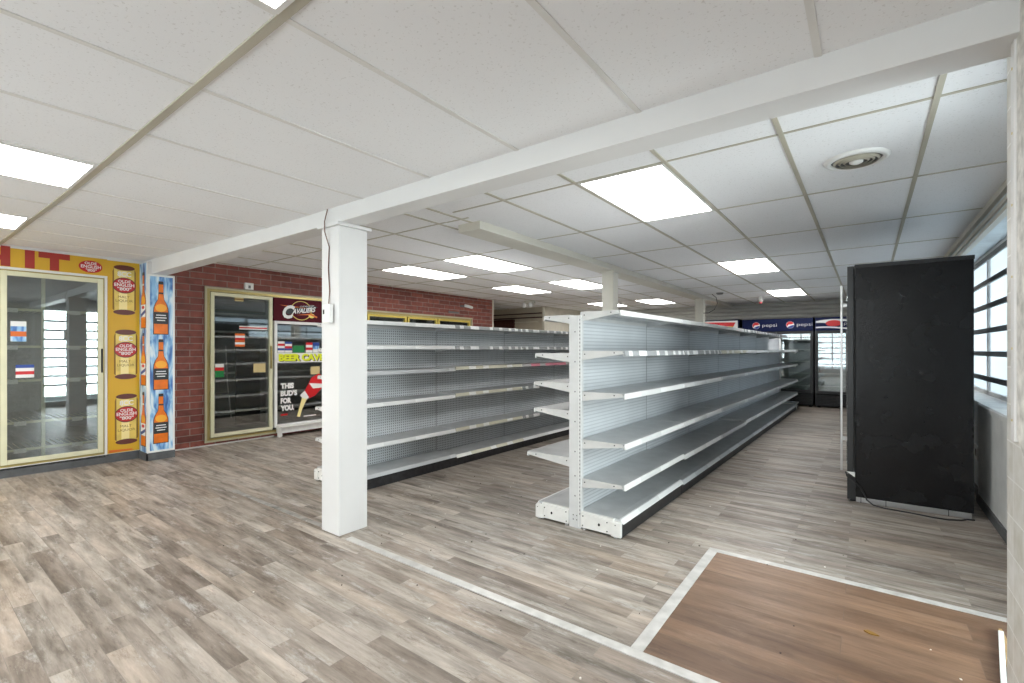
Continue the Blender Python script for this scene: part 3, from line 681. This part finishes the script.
# ---------------------------------------------------------------- glass-door drink coolers at the back
def globe(P, ca, cb, r, parent):
    lg = art(P, oval(ca, cb, r, r), .0, .002, 'emblem', 'paper', parent)
    # red cap and blue base separated by a tilted white wave
    up = [(ca+r*.95*math.cos(t), cb+r*.95*math.sin(t)) for t in [math.radians(a) for a in range(20, 215, 12)]]
    up += [(ca-r*.35, cb+r*.10), (ca+r*.25, cb+r*.12)]
    art(P, up, .002, .004, 'emblem_red', 'red', lg)
    lo = [(ca+r*.95*math.cos(t), cb+r*.95*math.sin(t)) for t in [math.radians(a) for a in range(225, 365, 12)]]
    lo += [(ca+r*.35, cb-r*.18), (ca-r*.2, cb-r*.42)]
    art(P, lo, .002, .004, 'emblem_blue', 'blue', lg)
def drink_cooler(label, x0, x1, style, ndoor, y0=12.12, zt=1.95, reflect='glass'):
    t = thing('drink_cooler', label, 'drink cooler', ((x0+x1)/2, y0, 0))
    zh = zt-.29; yb = y0+.68; P = YP(y0)
    mb = MB().box((x0, y0+.05, .06), (x0+.03, yb, zt)).box((x1-.03, y0+.05, .06), (x1, yb, zt)).box((x0, yb-.03, .06), (x1, yb, zt)).box((x0, y0+.05, zt-.28), (x1, yb, zt)).box((x0, y0+.05, .06), (x1, yb, .30))
    build(mb, 'cabinet', 'black', t, .003)
    build(MB().box((x0+.03, yb-.04, .3), (x1-.03, yb-.03, zh)).box((x0+.03, y0+.08, .3), (x0+.04, yb-.03, zh)).box((x1-.04, y0+.08, .3), (x1-.03, yb-.03, zh)), 'liner', 'grey_in', t)
    for z in (.45, .72, .98, 1.24, 1.48):
        mb = MB().box((x0+.04, y0+.10, z), (x1-.04, y0+.12, z+.02))
        for i in range(int((x1-x0-.1)/.05)): mb.box((x0+.06+i*.05, y0+.12, z+.004), (x0+.066+i*.05, yb-.05, z+.010))
        build(mb, 'shelf', 'alu', t)
    gl = MB()
    for i in range(7): gl.box((x0+.02, y0+.03, .06+i*.032), (x1-.02, y0+.05, .078+i*.032))
    build(gl, 'lower_grille', 'kick', t)
    build(bx((x0+.01, y0+.045, .03), (x1-.01, y0+.052, .30)), 'kick_panel', 'holes', t)
    for xx in (x0+.04, x1-.1):
        for yy in (y0+.1, yb-.1): build(bx((xx, yy, 0), (xx+.06, yy+.06, .06)), 'foot', 'holes', t)
    dw = (x1-x0)/ndoor
    for i in range(ndoor):
        a, b = x0+i*dw+.006, x0+(i+1)*dw-.006; f = .055
        mb = MB().frame('y', y0, y0+.045, a, b, .31, zh-.01, f)
        d = build(mb, 'door', 'black', t, .002)
        build(bx((a+f, y0+.015, .31+f), (b-f, y0+.022, zh-.01-f)), 'door_glass', 'glass', d)
        hx = b-.04 if i % 2 == 0 and ndoor > 1 else a+.02
        build(bx((hx, y0-.03, .8), (hx+.016, y0-.005, 1.2)), 'handle', 'alu', d, .003)
    h = build(bx((x0+.01, y0, zh), (x1-.01, y0+.05, zt-.01)), 'header_sign', 'navy', t, .004)
    w_ = x1-x0; ch = (zh+zt)/2-.005
    if style == 'plain':
        for ca in (x0+.30, x0+.98):
            globe(P, ca, ch, .078, h)
            text(P, 'pepsi', ca+.13, ch-.055, ca+.42, ch+.035, .003, 'paper', h, bold=-.01)
        build(bx((x0+.06, y0-.002, zh+.02), (x0+.14, y0+.001, zh+.035)), 'sticker', 'paper', h)
    elif style == 'swirl':
        wv = []
        for i in range(15):
            q = i/14; wv.append((x0+.02+(w_-.04)*q, ch+.065+.035*math.sin(q*5.5)))
        wv += [(a, b-.06+.02*math.sin(i)) for i, (a, b) in enumerate(reversed(wv))]
        art(P, wv, 0, .0015, 'white_wave', 'paper', h)
        wv = [(x0+.02+(w_-.04)*i/14, ch-.085+.03*math.sin(i/14*5+1)) for i in range(15)]
        wv += [(a, b-.03) for a, b in reversed(wv)]
        art(P, wv, 0, .0015, 'white_wave', 'paper', h)
        art(P, oval(x0+.34, ch+.01, .14, .065), .002, .004, 'emblem_red', 'red', h)
        text(P, 'pepsi', x0+.52, ch-.05, x0+.80, ch+.03, .003, 'paper', h, bold=-.01)
    else:
        art(P, rect(x0+.03, zh+.03, x1-.03, zt-.03), 0, .001, 'sign_face', 'paper', h)
        art(P, [(x0+.04, zh+.13), (x1-.12, zh+.13), (x1-.08, zt-.075), (x0+.04, zt-.045)], .001, .0025, 'red_stripe', 'red', h)
        art(P, [(x0+.04, zh+.07), (x1-.15, zh+.07), (x1-.12, zh+.13), (x0+.04, zh+.13)], .001, .0025, 'orange_stripe', 'yellow', h)
        art(P, [(x0+.04, zh+.035), (x1-.2, zh+.035), (x1-.15, zh+.07), (x0+.04, zh+.07)], .001, .0025, 'blue_stripe', 'blue', h)
    return t
drink_cooler('far cooler with orange, red and white striped header sign', -3.42, -2.42, 'stripe', 2, zt=1.965)
drink_cooler('wide black drink cooler with two round emblems on its plain navy header', -2.36, -.94, 'plain', 2)
drink_cooler('black drink cooler with a white wave header, half behind the black fridge', -.92, .30, 'swirl', 2)
# items standing inside the right-hand coolers: paper price cards seen on the glass
al = thing('alarm_light', 'small round alarm light glowing pink on the ceiling before the shutter', 'alarm light', (-1.82, 11.2, ZR-.07))
build(MB().lathe([(0, -.05), (.04, -.045), (.055, -.01), (.055, 0)], (-1.82, 11.2, ZR-.07), 20), 'housing', 'shutter', al, smooth=True)
build(MB().lathe([(0, -.09), (.025, -.082), (.035, -.05), (0, -.045)], (-1.82, 11.2, ZR-.07), 16), 'lens', 'alarm', al, smooth=True)
sd = MB().lathe([(0, -.035), (.05, -.032), (.065, -.012), (.07, 0)], (-2.35, 10.0, ZR), 24)
tag(build(sd, 'smoke_detector', 'slot', smooth=True), 'dark round detector on the ceiling right of the farthest post', 'smoke detector')
tag(build(MB().tube([(-2.52, 10.1, 2.37), (-2.45, 10.14, 2.30), (-2.43, 10.15, 2.18), (-2.49, 10.15, 2.06), (-2.60, 10.15, 2.0), (-2.705, 10.16, 2.0)], .006), 'cable', 'cable'), 'dark looped cable hanging beside the farthest post', 'cable')
build(bx((-1.85, 11.17, ZR-.072), (-1.79, 11.23, ZR)), 'stem', 'shutter', al)
em = thing('emergency_light', 'white twin-headed emergency light hanging below the ceiling near the brick wall end', 'emergency light', (-6.35, 9.0, ZR))
build(bx((-6.35, 8.93, ZR-.07), (-6.1, 9.03, ZR)), 'housing', 'beam2', em, .01)
for dx in (-.10, .08):
    hd = MB().lathe([(0, -.05), (.04, -.045), (.06, 0), (.05, .03), (0, .04)], (0, 0, 0), 18)
    hd.v = [(x-6.23+dx, -z_+8.90, y_+ZR-.11) for x, y_, z_ in hd.v]
    build(hd, 'lamp_head', 'plastic', em, smooth=True)

# ---------------------------------------------------------------- yellow cooler front: printed cladding
P = XP(XY_+.001)
cl = thing('printed_cladding', 'golden yellow printed cladding with red letters and three cans around the cooler door', 'advert', (XY_, 1.0, .1))
mb = MB()
for a, b, c, d in ((-2.25, .098, DY0-.0, 2.265), (DY1, .098, 1.795, 2.238), (DY0, DZ1, DY1, 2.245)):
    mb.prism([P(*q, .0) for q in rect(a, b, c, d)], (.004, 0, 0))
face = build(mb, 'face', 'yellow', cl)
# large red capitals, cut off by the door trim and ceiling
def bar(a0, b0, a1, b1, name='red_letter'): art(P, rect(a0, b0, a1, b1), .004, .006, name, 'redprint', cl)
lt = MB(); lt.prism([P(a, b, .004) for a, b in rect(.70, DZ1+.01, .765, 2.26)], (.002, 0, 0)); lt.prism([P(a, b, .004) for a, b in rect(.50, DZ1+.01, .56, 2.26)], (.002, 0, 0)); lt.prism([P(a, b, .004) for a, b in rect(.56, 2.12, .70, 2.17)], (.002, 0, 0))
build(lt, 'red_letter', 'redprint', cl)
bar(.865, DZ1+.01, .935, 2.245)
lt = MB(); lt.prism([P(a, b, .004) for a, b in rect(1.045, DZ1+.01, 1.115, 2.185)], (.002, 0, 0)); lt.prism([P(a, b, .004) for a, b in rect(.962, 2.185, 1.198, 2.245)], (.002, 0, 0))
build(lt, 'red_letter', 'redprint', cl)
bd = art(P, oval(1.365, 2.145, .098, .066), .004, .006, 'badge', 'can_red', cl)
text(P, 'OLDE', 1.315, 2.168, 1.415, 2.195, .0065, 'paper', bd); text(P, 'ENGLISH', 1.285, 2.128, 1.45, 2.162, .0065, 'paper', bd); text(P, '"800"', 1.325, 2.092, 1.415, 2.122, .0065, 'paper', bd)
def can(a, z0, z1, w=.104):
    c = art(P, [(a-w*.93, z0+.03), (a-w*.8, z0), (a+w*.8, z0), (a+w*.93, z0+.03), (a+w, z0+.06), (a+w, z1-.07), (a+w*.85, z1-.02), (a+w*.8, z1), (a-w*.8, z1), (a-w*.85, z1-.02), (a-w, z1-.07), (a-w, z0+.06)], .004, .0055, 'can_print', 'can_gold', cl)
    for q in (-1, 1): art(P, [(a+q*w*.86, z0+.03), (a+q*w*1.01, z0+.05), (a+q*w*1.01, z1-.06), (a+q*w*.88, z1-.02)], .0056, .006, 'shaded_side', 'brownprint', c)
    art(P, oval(a, z1-.014, w*.92, .030), .0056, .0068, 'rim', 'can_dark', c)
    art(P, oval(a, z0+.016, w*.95, .030), .0056, .0068, 'rim', 'can_dark', c)
    art(P, rect(a-w*.45, z0+.04, a+w*.25, z1-.05), .0056, .006, 'highlight', 'can_light', c)
    h = z1-z0
    text(P, '8CC', a-w*.6, z1-h*.21, a+w*.6, z1-h*.11, .0066, 'paper', c)
    art(P, oval(a, z0+h*.60, w*1.02, h*.17), .0060, .0062, 'badge_outline', 'can_dark', c)
    b = art(P, oval(a, z0+h*.60, w*.95, h*.15), .0062, .0072, 'badge', 'can_red', c)
    text(P, 'OLDE', a-w*.55, z0+h*.655, a+w*.55, z0+h*.715, .0078, 'paper', b); text(P, 'ENGLISH', a-w*.86, z0+h*.575, a+w*.86, z0+h*.645, .0078, 'paper', b); text(P, '"800"', a-w*.6, z0+h*.49, a+w*.6, z0+h*.562, .0078, 'paper', b)
    text(P, 'MALT', a-w*.55, z0+h*.33, a+w*.45, z0+h*.38, .0066, 'brownprint', c, bold=0); text(P, 'LIQUOR', a-w*.75, z0+h*.24, a+w*.75, z0+h*.30, .0066, 'brownprint', c, bold=0)
can(1.655, 1.655, 2.185); can(1.668, .93, 1.46); can(1.675, .195, .735)
art(P, [(1.52, .105), (1.74, .11), (1.72, .125), (1.52, .135)], .004, .0055, 'scuff', 'orange', cl)

# printed bottle panels on the pilaster
def bottle_pts(a, z0, z1, w):
    h = z1-z0; pr = [(1, 0), (1, .42), (.96, .50), (.75, .58), (.42, .66), (.33, .78), (.33, .96), (.30, 1)]
    L_ = [(a+w*r, z0+h*t) for r, t in pr]; R_ = [(a-w*r, z0+h*t) for r, t in reversed(pr)]
    return L_+R_
def bottle_print(P, a, z0, z1, w, parent, alt=False):
    o = art(P, bottle_pts(a, z0-.008, z1+.008, w*1.12), .003, .0042, 'bottle_print', 'bottle_dark', parent)
    art(P, bottle_pts(a, z0, z1, w), .0043, .0055, 'glass_print', 'bottle', o)
    h = z1-z0
    art(P, oval(a, z0+h*.50, w*.82, h*.075), .0056, .0062, 'highlight', 'bottle_hi', o)
    art(P, rect(a-w, z0+h*.19, a+w, z0+h*.42), .0056, .0068, 'label_print', 'paper' if alt else 'label_dark', o)
    if alt:
        art(P, [(a-w, z0+h*.19), (a+w, z0+h*.27), (a+w, z0+h*.33), (a-w, z0+h*.25)], .007, .0075, 'label_stripe', 'blue', o)
        art(P, oval(a, z0+h*.37, w*.6, h*.03), .007, .0075, 'label_mark', 'red', o)
    else:
        mb = MB()
        for k, ww in enumerate((.7, .8, .6)): mb.prism([P(*q, .0069) for q in rect(a-w*ww, z0+h*(.35-.05*k), a+w*ww, z0+h*(.368-.05*k))], Vector(P(0, 0, .0006))-Vector(P(0, 0, 0)))
        build(mb, 'label_lines', 'paper', o)
    art(P, rect(a-w*.34, z0+h*.955, a+w*.34, z0+h*1.0), .0056, .0068, 'cap', 'label_dark', o)
    art(P, rect(a-w*.36, z0+h*.77, a+w*.36, z0+h*.80), .0056, .0068, 'neck_band', 'paper' if alt else 'label_dark', o)
bp = thing('bottle_poster', 'blue poster with three amber bottles on the pilaster side facing the room', 'poster', (PX, 1.93, .1))
P2 = XP(PX)
build(MB().prism([P2(*q, 0) for q in rect(PYa+.012, .10, PYb-.004, 2.09)], (.003, 0, 0)), 'sheet', 'splash', bp)
build(MB().frame('x', PX+.001, PX+.005, PYa, PYb, .088, 2.10, .02), 'border', 'plastic', bp)
for z0, z1 in ((1.43, 2.02), (.80, 1.36), (.19, .74)): bottle_print(P2, 1.925, z0, z1, .066, bp)
np_ = thing('bottle_poster', 'narrow blue poster with slim bottles on the pilaster side facing the yellow wall', 'poster', (-6.6, PYa, .1))
P3 = YP(PYa)
build(MB().prism([P3(*q, 0) for q in rect(-6.715, .088, -6.475, 2.23)], (0, -.003, 0)), 'sheet', 'splash', np_)
build(MB().box((-6.49, PYa-.004, .088), (-6.456, PYa-.0005, 2.23)), 'border', 'plastic', np_)
for z0, z1 in ((1.50, 2.12), (.85, 1.43), (.16, .76)): bottle_print(P3, -6.585, z0, z1, .075, np_, True)

# yellow cooler door and interior
cd = thing('cooler_door', 'cream-framed glass cooler door set in the yellow printed wall', 'cooler door', (XY_, 1.08, .1))
build(MB().frame('x', XY_-.02, XY_+.012, DY0, DY1, DZ0-.02, DZ1+.004, .024), 'outer_trim', 'plastic', cd, .002)
a, b = DY0+.022, DY1-.022
build(MB().frame('x', XY_-.03, XY_+.006, a, b, DZ0+.005, DZ1-.021, .022), 'frame', 'gold', cd)
a += .015; b -= .015; z0, z1 = DZ0+.03, DZ1-.035; f = .045
dd = build(MB().frame('x', XY_-.02, XY_+.022, a, b, z0, z1, f), 'door', 'cream', cd, .003)
build(bx((XY_+.004, a+f, z0+f), (XY_+.010, b-f, z1-f)), 'door_glass', 'glass', dd)
build(bx((XY_+.022, b-.02, 1.0), (XY_+.045, b-.008, 1.26)), 'handle', 'holes', dd, .003)
ci = struct('cooler_case', MB().box((-7.75, DY0-.5, 0), (-7.70, DY1+.25, 2.2)).box((-7.75, DY0-.5, 0), (XY_-.14, DY0-.46, 2.2)).box((-7.75, DY1+.22, 0), (XY_-.14, DY1+.25, 2.2)).box((-7.75, DY0-.5, 2.1), (XY_-.14, DY1+.25, 2.13)).box((-7.75, DY0-.5, 0), (XY_-.14, DY1+.25, .09)), 'grey_in')
rk = thing('cooler_rack', 'cream wire shelves with price tags inside the yellow-walled cooler', 'rack', (-7.1, 1.08, .09))
for z in (1.66, 1.28, .93, .50, .22):
    mb = MB().box((-6.96, .40, z-.012), (-6.945, 1.60, z+.012))
    for i in range(24): mb.box((-7.5, .42+i*.05, z-.004), (-6.95, .424+i*.05, z+.002))
    sh = build(mb, 'shelf', 'cream', rk)
    for y in ([.80, 1.07, 1.28] if z > .6 else [.86, 1.30]): build(bx((-6.945, y-.045, z-.03), (-6.942, y+.045, z+.012)), 'price_tag', 'plastic', sh)
for y in (.45, 1.02, 1.55): build(bx((-6.985, y, .09), (-6.965, y+.03, 2.1)), 'rack_post', 'cream', rk)
def sticker(label, P, a0, b0, a1, b1, mats, c=.011, cat='sticker', txt=None):
    """small printed card made of horizontal bands"""
    x, y, z = P((a0+a1)/2, b0, c)
    t = thing('sticker', label, cat, (x, y, z)); n = len(mats); h = (b1-b0)/n
    for i, m in enumerate(mats):
        art(P, rect(a0, b1-(i+1)*h, a1, b1-i*h), c, c+.0012, 'print_band', m, t)
    if txt: text(P, txt[0], a0+(a1-a0)*.15, b0+(b1-b0)*txt[2], a1-(a1-a0)*.15, b0+(b1-b0)*txt[3], c+.0018, txt[1], t)
    return t
sticker('larger blue and orange sticker at the left edge of the cream-framed cooler glass', P, .765, 1.33, .875, 1.53, ('plastic', 'splash', 'orange', 'splash'))
sticker('pale blue and red card halfway down the glass of the yellow-framed cooler', P, .80, .97, .93, 1.10, ('blue', 'paper', 'red', 'paper'))

# ---------------------------------------------------------------- brick wall cooler doors
B = XP(XBR)
def framed_door(label, a0, a1, z0, z1, fm, f=.05, hinge=None, name='cooler_door'):
    t = thing(name, label, 'cooler door', (XBR, (a0+a1)/2, z0))
    d = build(MB().frame('x', XBR-.03, XBR+.028, a0, a1, z0, z1, f), 'door_frame', fm, t, .003)
    build(bx((XBR+.002, a0+f, z0+f), (XBR+.008, a1-f, z1-f)), 'door_glass', 'glass', t)
    return t
fs = MB()
for a, b, z0, z1, q in ((2.53, 4.32, .06, 2.04, .035), (4.95, 7.62, .10, 1.90, .03)):
    fs.frame('x', XBR-.02, XBR+.022, a, b, z0, z1, q)
struct('trim_16', fs, 'gold')
# thin pale outer bead
fs = MB()
for a, b, z0, z1 in ((2.505, 4.345, .045, 2.065), (4.92, 7.66, .08, 1.93)):
    q = .024; fs.frame('x', XBR, XBR+.03, a, b, z0, z1, q)
struct('trim_17', fs, mat('aged_bead', (.48, .44, .30), .4))
d1 = framed_door('gold-framed dark glass cooler door in the brick wall, left of the maroon team sign', 2.572, 3.372, .105, 2.0, 'cream', .045)
build(bx((XBR+.028, 3.335, .98), (XBR+.05, 3.355, 1.30)), 'handle', 'gold', d1, .003)
g8 = .009
sticker('orange warning sticker with white lines high on the brick wall cooler glass', B, 2.875, 1.29, 3.0, 1.47, ('orange', 'paper', 'red', 'orange', 'paper', 'orange'), g8)
sticker('green sticker with red band at the left edge of the brick wall cooler glass', B, 2.63, .885, 2.735, 1.06, ('paper', 'red', 'green', 'green'), g8)
sticker('manila card taped at the right of the brick wall cooler glass', B, 3.115, .93, 3.28, 1.055, ('kraft',), g8)
sticker('pale hours card at the top of the brick wall cooler glass', B, 2.87, 1.905, 2.985, 1.96, ('kraft', 'brownprint', 'kraft'), g8, 'card')
sticker('long white label strip with red print across the brick wall cooler glass', B, 2.93, 1.525, 3.30, 1.575, ('paper', 'red', 'paper'), g8, 'label')
eb = thing('notice_box', 'small white box mounted on the bricks above the gold cooler door', 'box', (XBR, 3.05, 2.07))
build(bx((XBR, 2.99, 2.075), (XBR+.05, 3.10, 2.165)), 'case', 'plastic', eb, .004)
build(bx((XBR+.05, 3.03, 2.09), (XBR+.052, 3.06, 2.13)), 'mark', 'slot', eb)
# second door: white frame, maroon sign above
d2 = framed_door('white-framed cooler door with beer adverts beneath the maroon team sign', 3.40, 4.255, .125, 1.665, 'plastic', .04)
build(bx((XBR+.008, 3.41, 1.06), (XBR+.032, 4.25, 1.20)), 'middle_rail', 'plastic', d2, .003)
text(B, 'BEER CAVE', 3.468, 1.072, 4.178, 1.180, .0335, 'label_dark', d2, bold=.085)
text(B, 'BEER CAVE', 3.455, 1.080, 4.165, 1.188, .0355, 'neon', d2, bold=.06)
sg = thing('team_sign', 'maroon basketball team sign with curved lettering above the white cooler door', 'sign', (XBR, 3.83, 1.68))
bd = build(bx((XBR+.0, 3.39, 1.665), (XBR+.026, 4.26, 2.0)), 'board', 'maroon', sg, .002)
def ring(P, ca, cb, ra, rb, t, c, name, m, parent, t0=0, t1=2*PI, k=40):
    mb = MB()
    for i in range(k):
        q0, q1 = t0+(t1-t0)*i/k, t0+(t1-t0)*(i+1)/k
        pts = [(ca+(ra)*math.cos(q0), cb+rb*math.sin(q0)), (ca+ra*math.cos(q1), cb+rb*math.sin(q1)), (ca+(ra-t)*math.cos(q1), cb+(rb-t)*math.sin(q1)), (ca+(ra-t)*math.cos(q0), cb+(rb-t)*math.sin(q0))]
        mb.prism([P(a_, b_, c) for a_, b_ in pts], Vector(P(0, 0, .001))-Vector(P(0, 0, 0)))
    return build(mb, name, m, parent)
ring(B, 3.80, 1.835, .165, .145, .011, .027, 'ring', 'can_gold', bd)
art(B, [(3.56, 1.80), (3.60, 1.765), (3.98, 1.875), (4.07, 1.90), (4.0, 1.925), (3.6, 1.86)], .0285, .0295, 'lettering_backing', 'label_dark', bd)
art(B, [(3.47, 1.90), (3.62, 1.875), (3.95, 1.865), (3.95, 1.88), (3.62, 1.895)], .0285, .0295, 'sword', 'orange', bd)
text(B, 'C', 3.515, 1.705, 3.70, 1.905, .031, 'paper', bd, slant=.3, bold=.045)
text(B, 'AVALIERS', 3.655, 1.775, 4.03, 1.85, .031, 'paper', bd, slant=.3, bold=.035, rise=.055)
text(B, 'CLEVELAND', 3.78, 1.885, 4.0, 1.905, .031, 'paper', bd, slant=.3, bold=.0, rise=.025)
art(B, oval(3.965, 1.765, .05, .035), .029, .030, 'ball', 'can_gold', bd)
art(B, [(3.72, 1.765), (3.95, 1.80), (4.06, 1.755), (4.05, 1.735), (3.94, 1.775)], .030, .031, 'blade', 'orange', bd)
build(bx((XBR+.026, 4.165, 1.80), (XBR+.032, 4.185, 1.97)), 'pull_tab', 'plastic', sg)
# pack stickers above the middle rail
for lab, a0, a1, b1, ms in (('white and red pack sticker, leftmost above the yellow lettering', 3.455, 3.555, 1.37, ('paper', 'red', 'paper', 'blue', 'paper')),
                            ('blue and white pack sticker with red dot above the yellow lettering', 3.562, 3.665, 1.365, ('blue', 'paper', 'red', 'blue', 'paper')),
                            ('green pack sticker in the middle above the yellow lettering', 3.68, 3.86, 1.31, ('green', 'green', 'green')),
                            ('red pack sticker with white print above the yellow lettering', 3.885, 3.99, 1.36, ('red', 'paper', 'red', 'paper')),
                            ('violet and light blue pack sticker beside the red one', 4.0, 4.10, 1.36, ('blue', 'splash', 'paper'))):
    sticker(lab, B, a0, 1.205, a1, b1, ms, g8)
for k, (w_, e) in enumerate((('THIS', 3.695), ("BUD'S", 3.745), ('FOR', 3.655), ('YOU.', 3.70))):
    text(B, w_, 3.495, .675-.108*k, e, .760-.108*k, .010, 'paper', d2, bold=.065)
sticker('tiny red label under the white slogan on the cooler door', B, 3.50, .285, 3.60, .31, ('red',), g8)
sticker('row of small white print at the foot of the slogan door', B, 3.85, .235, 4.05, .25, ('paper',), g8)
sticker('manila card above the pouring can on the slogan door', B, 3.96, .87, 4.11, .99, ('kraft',), g8)
pc = thing('can_advert', 'red and white can pouring golden beer printed on the cooler door', 'advert', (XBR+.01, 4.0, .4))
Bt = lambda a, b, c=0: (XBR+c, 4.19+(a-4.19)*1.12, b-.055-(.9-b)*.08)
cn = art(Bt, [(3.88, .66), (4.00, .88), (4.10, .93), (4.19, .88), (4.19, .76), (4.05, .62), (3.96, .585)], g8, .011, 'can_body', 'red', pc)
art(Bt, [(3.96, .80), (4.18, .78), (4.19, .73), (4.02, .72)], .011, .012, 'white_band', 'paper', cn)
art(Bt, [(3.83, .64), (3.90, .70), (3.96, .60), (3.90, .55)], .011, .012, 'can_top', 'paper', cn)
art(Bt, [(3.86, .60), (3.93, .58), (3.86, .44), (3.83, .34), (3.79, .35), (3.82, .46)], .012, .013, 'beer_stream', 'can_light', pc)
# white base ledge beneath the second door
lg = thing('wall_ledge', 'low white metal ledge on legs under the slogan cooler door', 'ledge', (XBR, 4.0, 0))
build(MB().box((XBR+.032, 3.42, .055), (XBR+.16, 4.9, .135)).box((XBR+.032, 3.42, .135), (XBR+.19, 4.9, .15)), 'rail', 'endcover', lg, .003)
build(bx((XBR+.10, 3.40, 0), (XBR+.15, 3.45, .14)), 'leg', 'endcover', lg, .002)
build(bx((XBR+.10, 4.86, 0), (XBR+.15, 4.9, .14)), 'leg', 'endcover', lg, .002)
# low row of yellow-framed doors
for lab, a0, a1 in (('bright yellow-framed cooler door whose top shows just right of the thick post', 4.985, 5.84), ('yellow-framed cooler door, middle of the three above the pegboard shelves', 5.87, 6.62), ('yellow-framed cooler door farthest right before the bare bricks', 6.65, 7.58)):
    t = framed_door(lab, a0, a1, .14, 1.865, 'gold_bright', .04)
# inside the brick walk-in: shelf rows and a dark board
for y0, y1, lab in ((2.5, 4.4, 'grey rack inside the brick-walled cooler behind the sticker door'), (4.9, 7.7, 'grey rack inside the cooler behind the yellow-framed doors')):
    rk = thing('cooler_rack', lab, 'rack', (-7.3, (y0+y1)/2, .01))
    for z in (.35, .62, .92, 1.22, 1.5, 1.75):
        mb = MB().box((-7.16, y0, z-.012), (-7.15, y1, z+.012))
        for i in range(int((y1-y0)/.08)): mb.box((-7.6, y0+i*.08, z-.003), (-7.15, y0+i*.08+.006, z+.003))
        build(mb, 'shelf', 'shelf', rk)
    for y in (y0, (y0+y1)/2, y1-.03):
        build(bx((-7.18, y, .01), (-7.16, y+.03, 2.0)), 'rack_post', 'shelf', rk)
tag(build(MB().box((-7.13, 3.0, .2), (-7.10, 3.33, 1.33)), 'dark_board', 'black', bevel=.004), 'black board leaning behind the glass of the brick wall cooler door', 'board')
tag(build(MB().tube([(-7.08, 2.86, 1.3), (-7.08, 2.88, .8), (-7.08, 2.93, .3)], .008), 'cooler_hose', 'alu'), 'pale hose hanging behind the glass of the brick wall cooler door', 'hose')
sp = thing('spotlight', 'small white spotlight on the bricks above the yellow doors', 'spotlight', (XBR, 7.45, 2.12))
build(bx((XBR, 7.30, 2.145), (XBR+.03, 7.42, 2.185)), 'mount', 'slot', sp, .004)
build(MB().tube([(XBR+.05, 7.40, 2.175), (XBR+.06, 7.50, 2.165), (XBR+.07, 7.60, 2.145)], .03, 12), 'head', 'plastic', sp, smooth=True)
tag(build(MB().box((XBR, 6.95, 2.00), (XBR+.02, 7.25, 2.035)), 'vent_slot', 'slot', bevel=.004), 'dark slot plate on the bricks beside the white spotlight', 'vent')

# outlet on the right wall
ot = thing('wall_outlet', 'pale double outlet on the wall between fridge and sill', 'outlet', (WX, 5.85, .33))
build(bx((WX-.012, 5.62, .30), (WX, 5.92, .42)), 'plate', 'plastic', ot, .003)
build(MB().box((WX-.014, 5.68, .33), (WX-.012, 5.72, .39)).box((WX-.014, 5.80, .33), (WX-.012, 5.84, .39)), 'sockets', 'slot', ot)
# loose strip of moulding on the floor beside the tiled wall
st = thing('wood_strip', 'broken white moulding strip lying on the brown floor by the tiled wall', 'wood strip', (.43, 2.75, .003))
build(MB().prism([(.352, 2.20, .004), (.368, 2.20, .004), (.474, 2.94, .004), (.456, 2.94, .004)], (0, 0, .018)), 'painted_length', 'plastic', st, .002)
build(MB().prism([(.414, 2.5, .004), (.428, 2.5, .004), (.474, 2.86, .004), (.473, 2.93, .004)], (0, 0, .014)).prism([(.457, 2.94, .004), (.473, 2.94, .004), (.472, 2.97, .004), (.462, 2.965, .004)], (0, 0, .014)), 'bare_wood', 'wood', st)
tag(build(MB().prism([(-.015, 2.615, .004), (.0, 2.63, .004), (.02, 2.62, .004), (.04, 2.605, .004), (.02, 2.60, .004), (.005, 2.60, .004)], (0, 0, .004)), 'dry_leaf', 'brownprint'), 'small dry brown leaf on the brown floor patch', 'leaf')
# crumbs of grit scattered over the floor
rnd = random.Random(3)
for m, n, lab in (('chip', 46, 'pale'), ('dark_chip', 60, 'dark')):
    mb = MB()
    for i in range(n):
        x, y = rnd.uniform(-3.8, .3), rnd.uniform(.9, 4.2)
        if (-2.1 < x < -1.2 and y > 2.8) or (-3.1 < x < -2.8 and y < 2.1) or (x < -3.4 and y > 2.3): continue
        r = rnd.uniform(.0025, .006); q = rnd.uniform(0, 3)
        mb.prism([(x+r*math.cos(q+k*1.3)*(1 if k % 2 else .6), y+r*math.sin(q+k*1.3), .0005) for k in range(5)], (0, 0, rnd.uniform(.003, .005)))
    o = tag(build(mb, 'floor_grit', m), f'{lab} crumbs of grit scattered over the floor', 'grit'); o['kind'] = 'stuff'
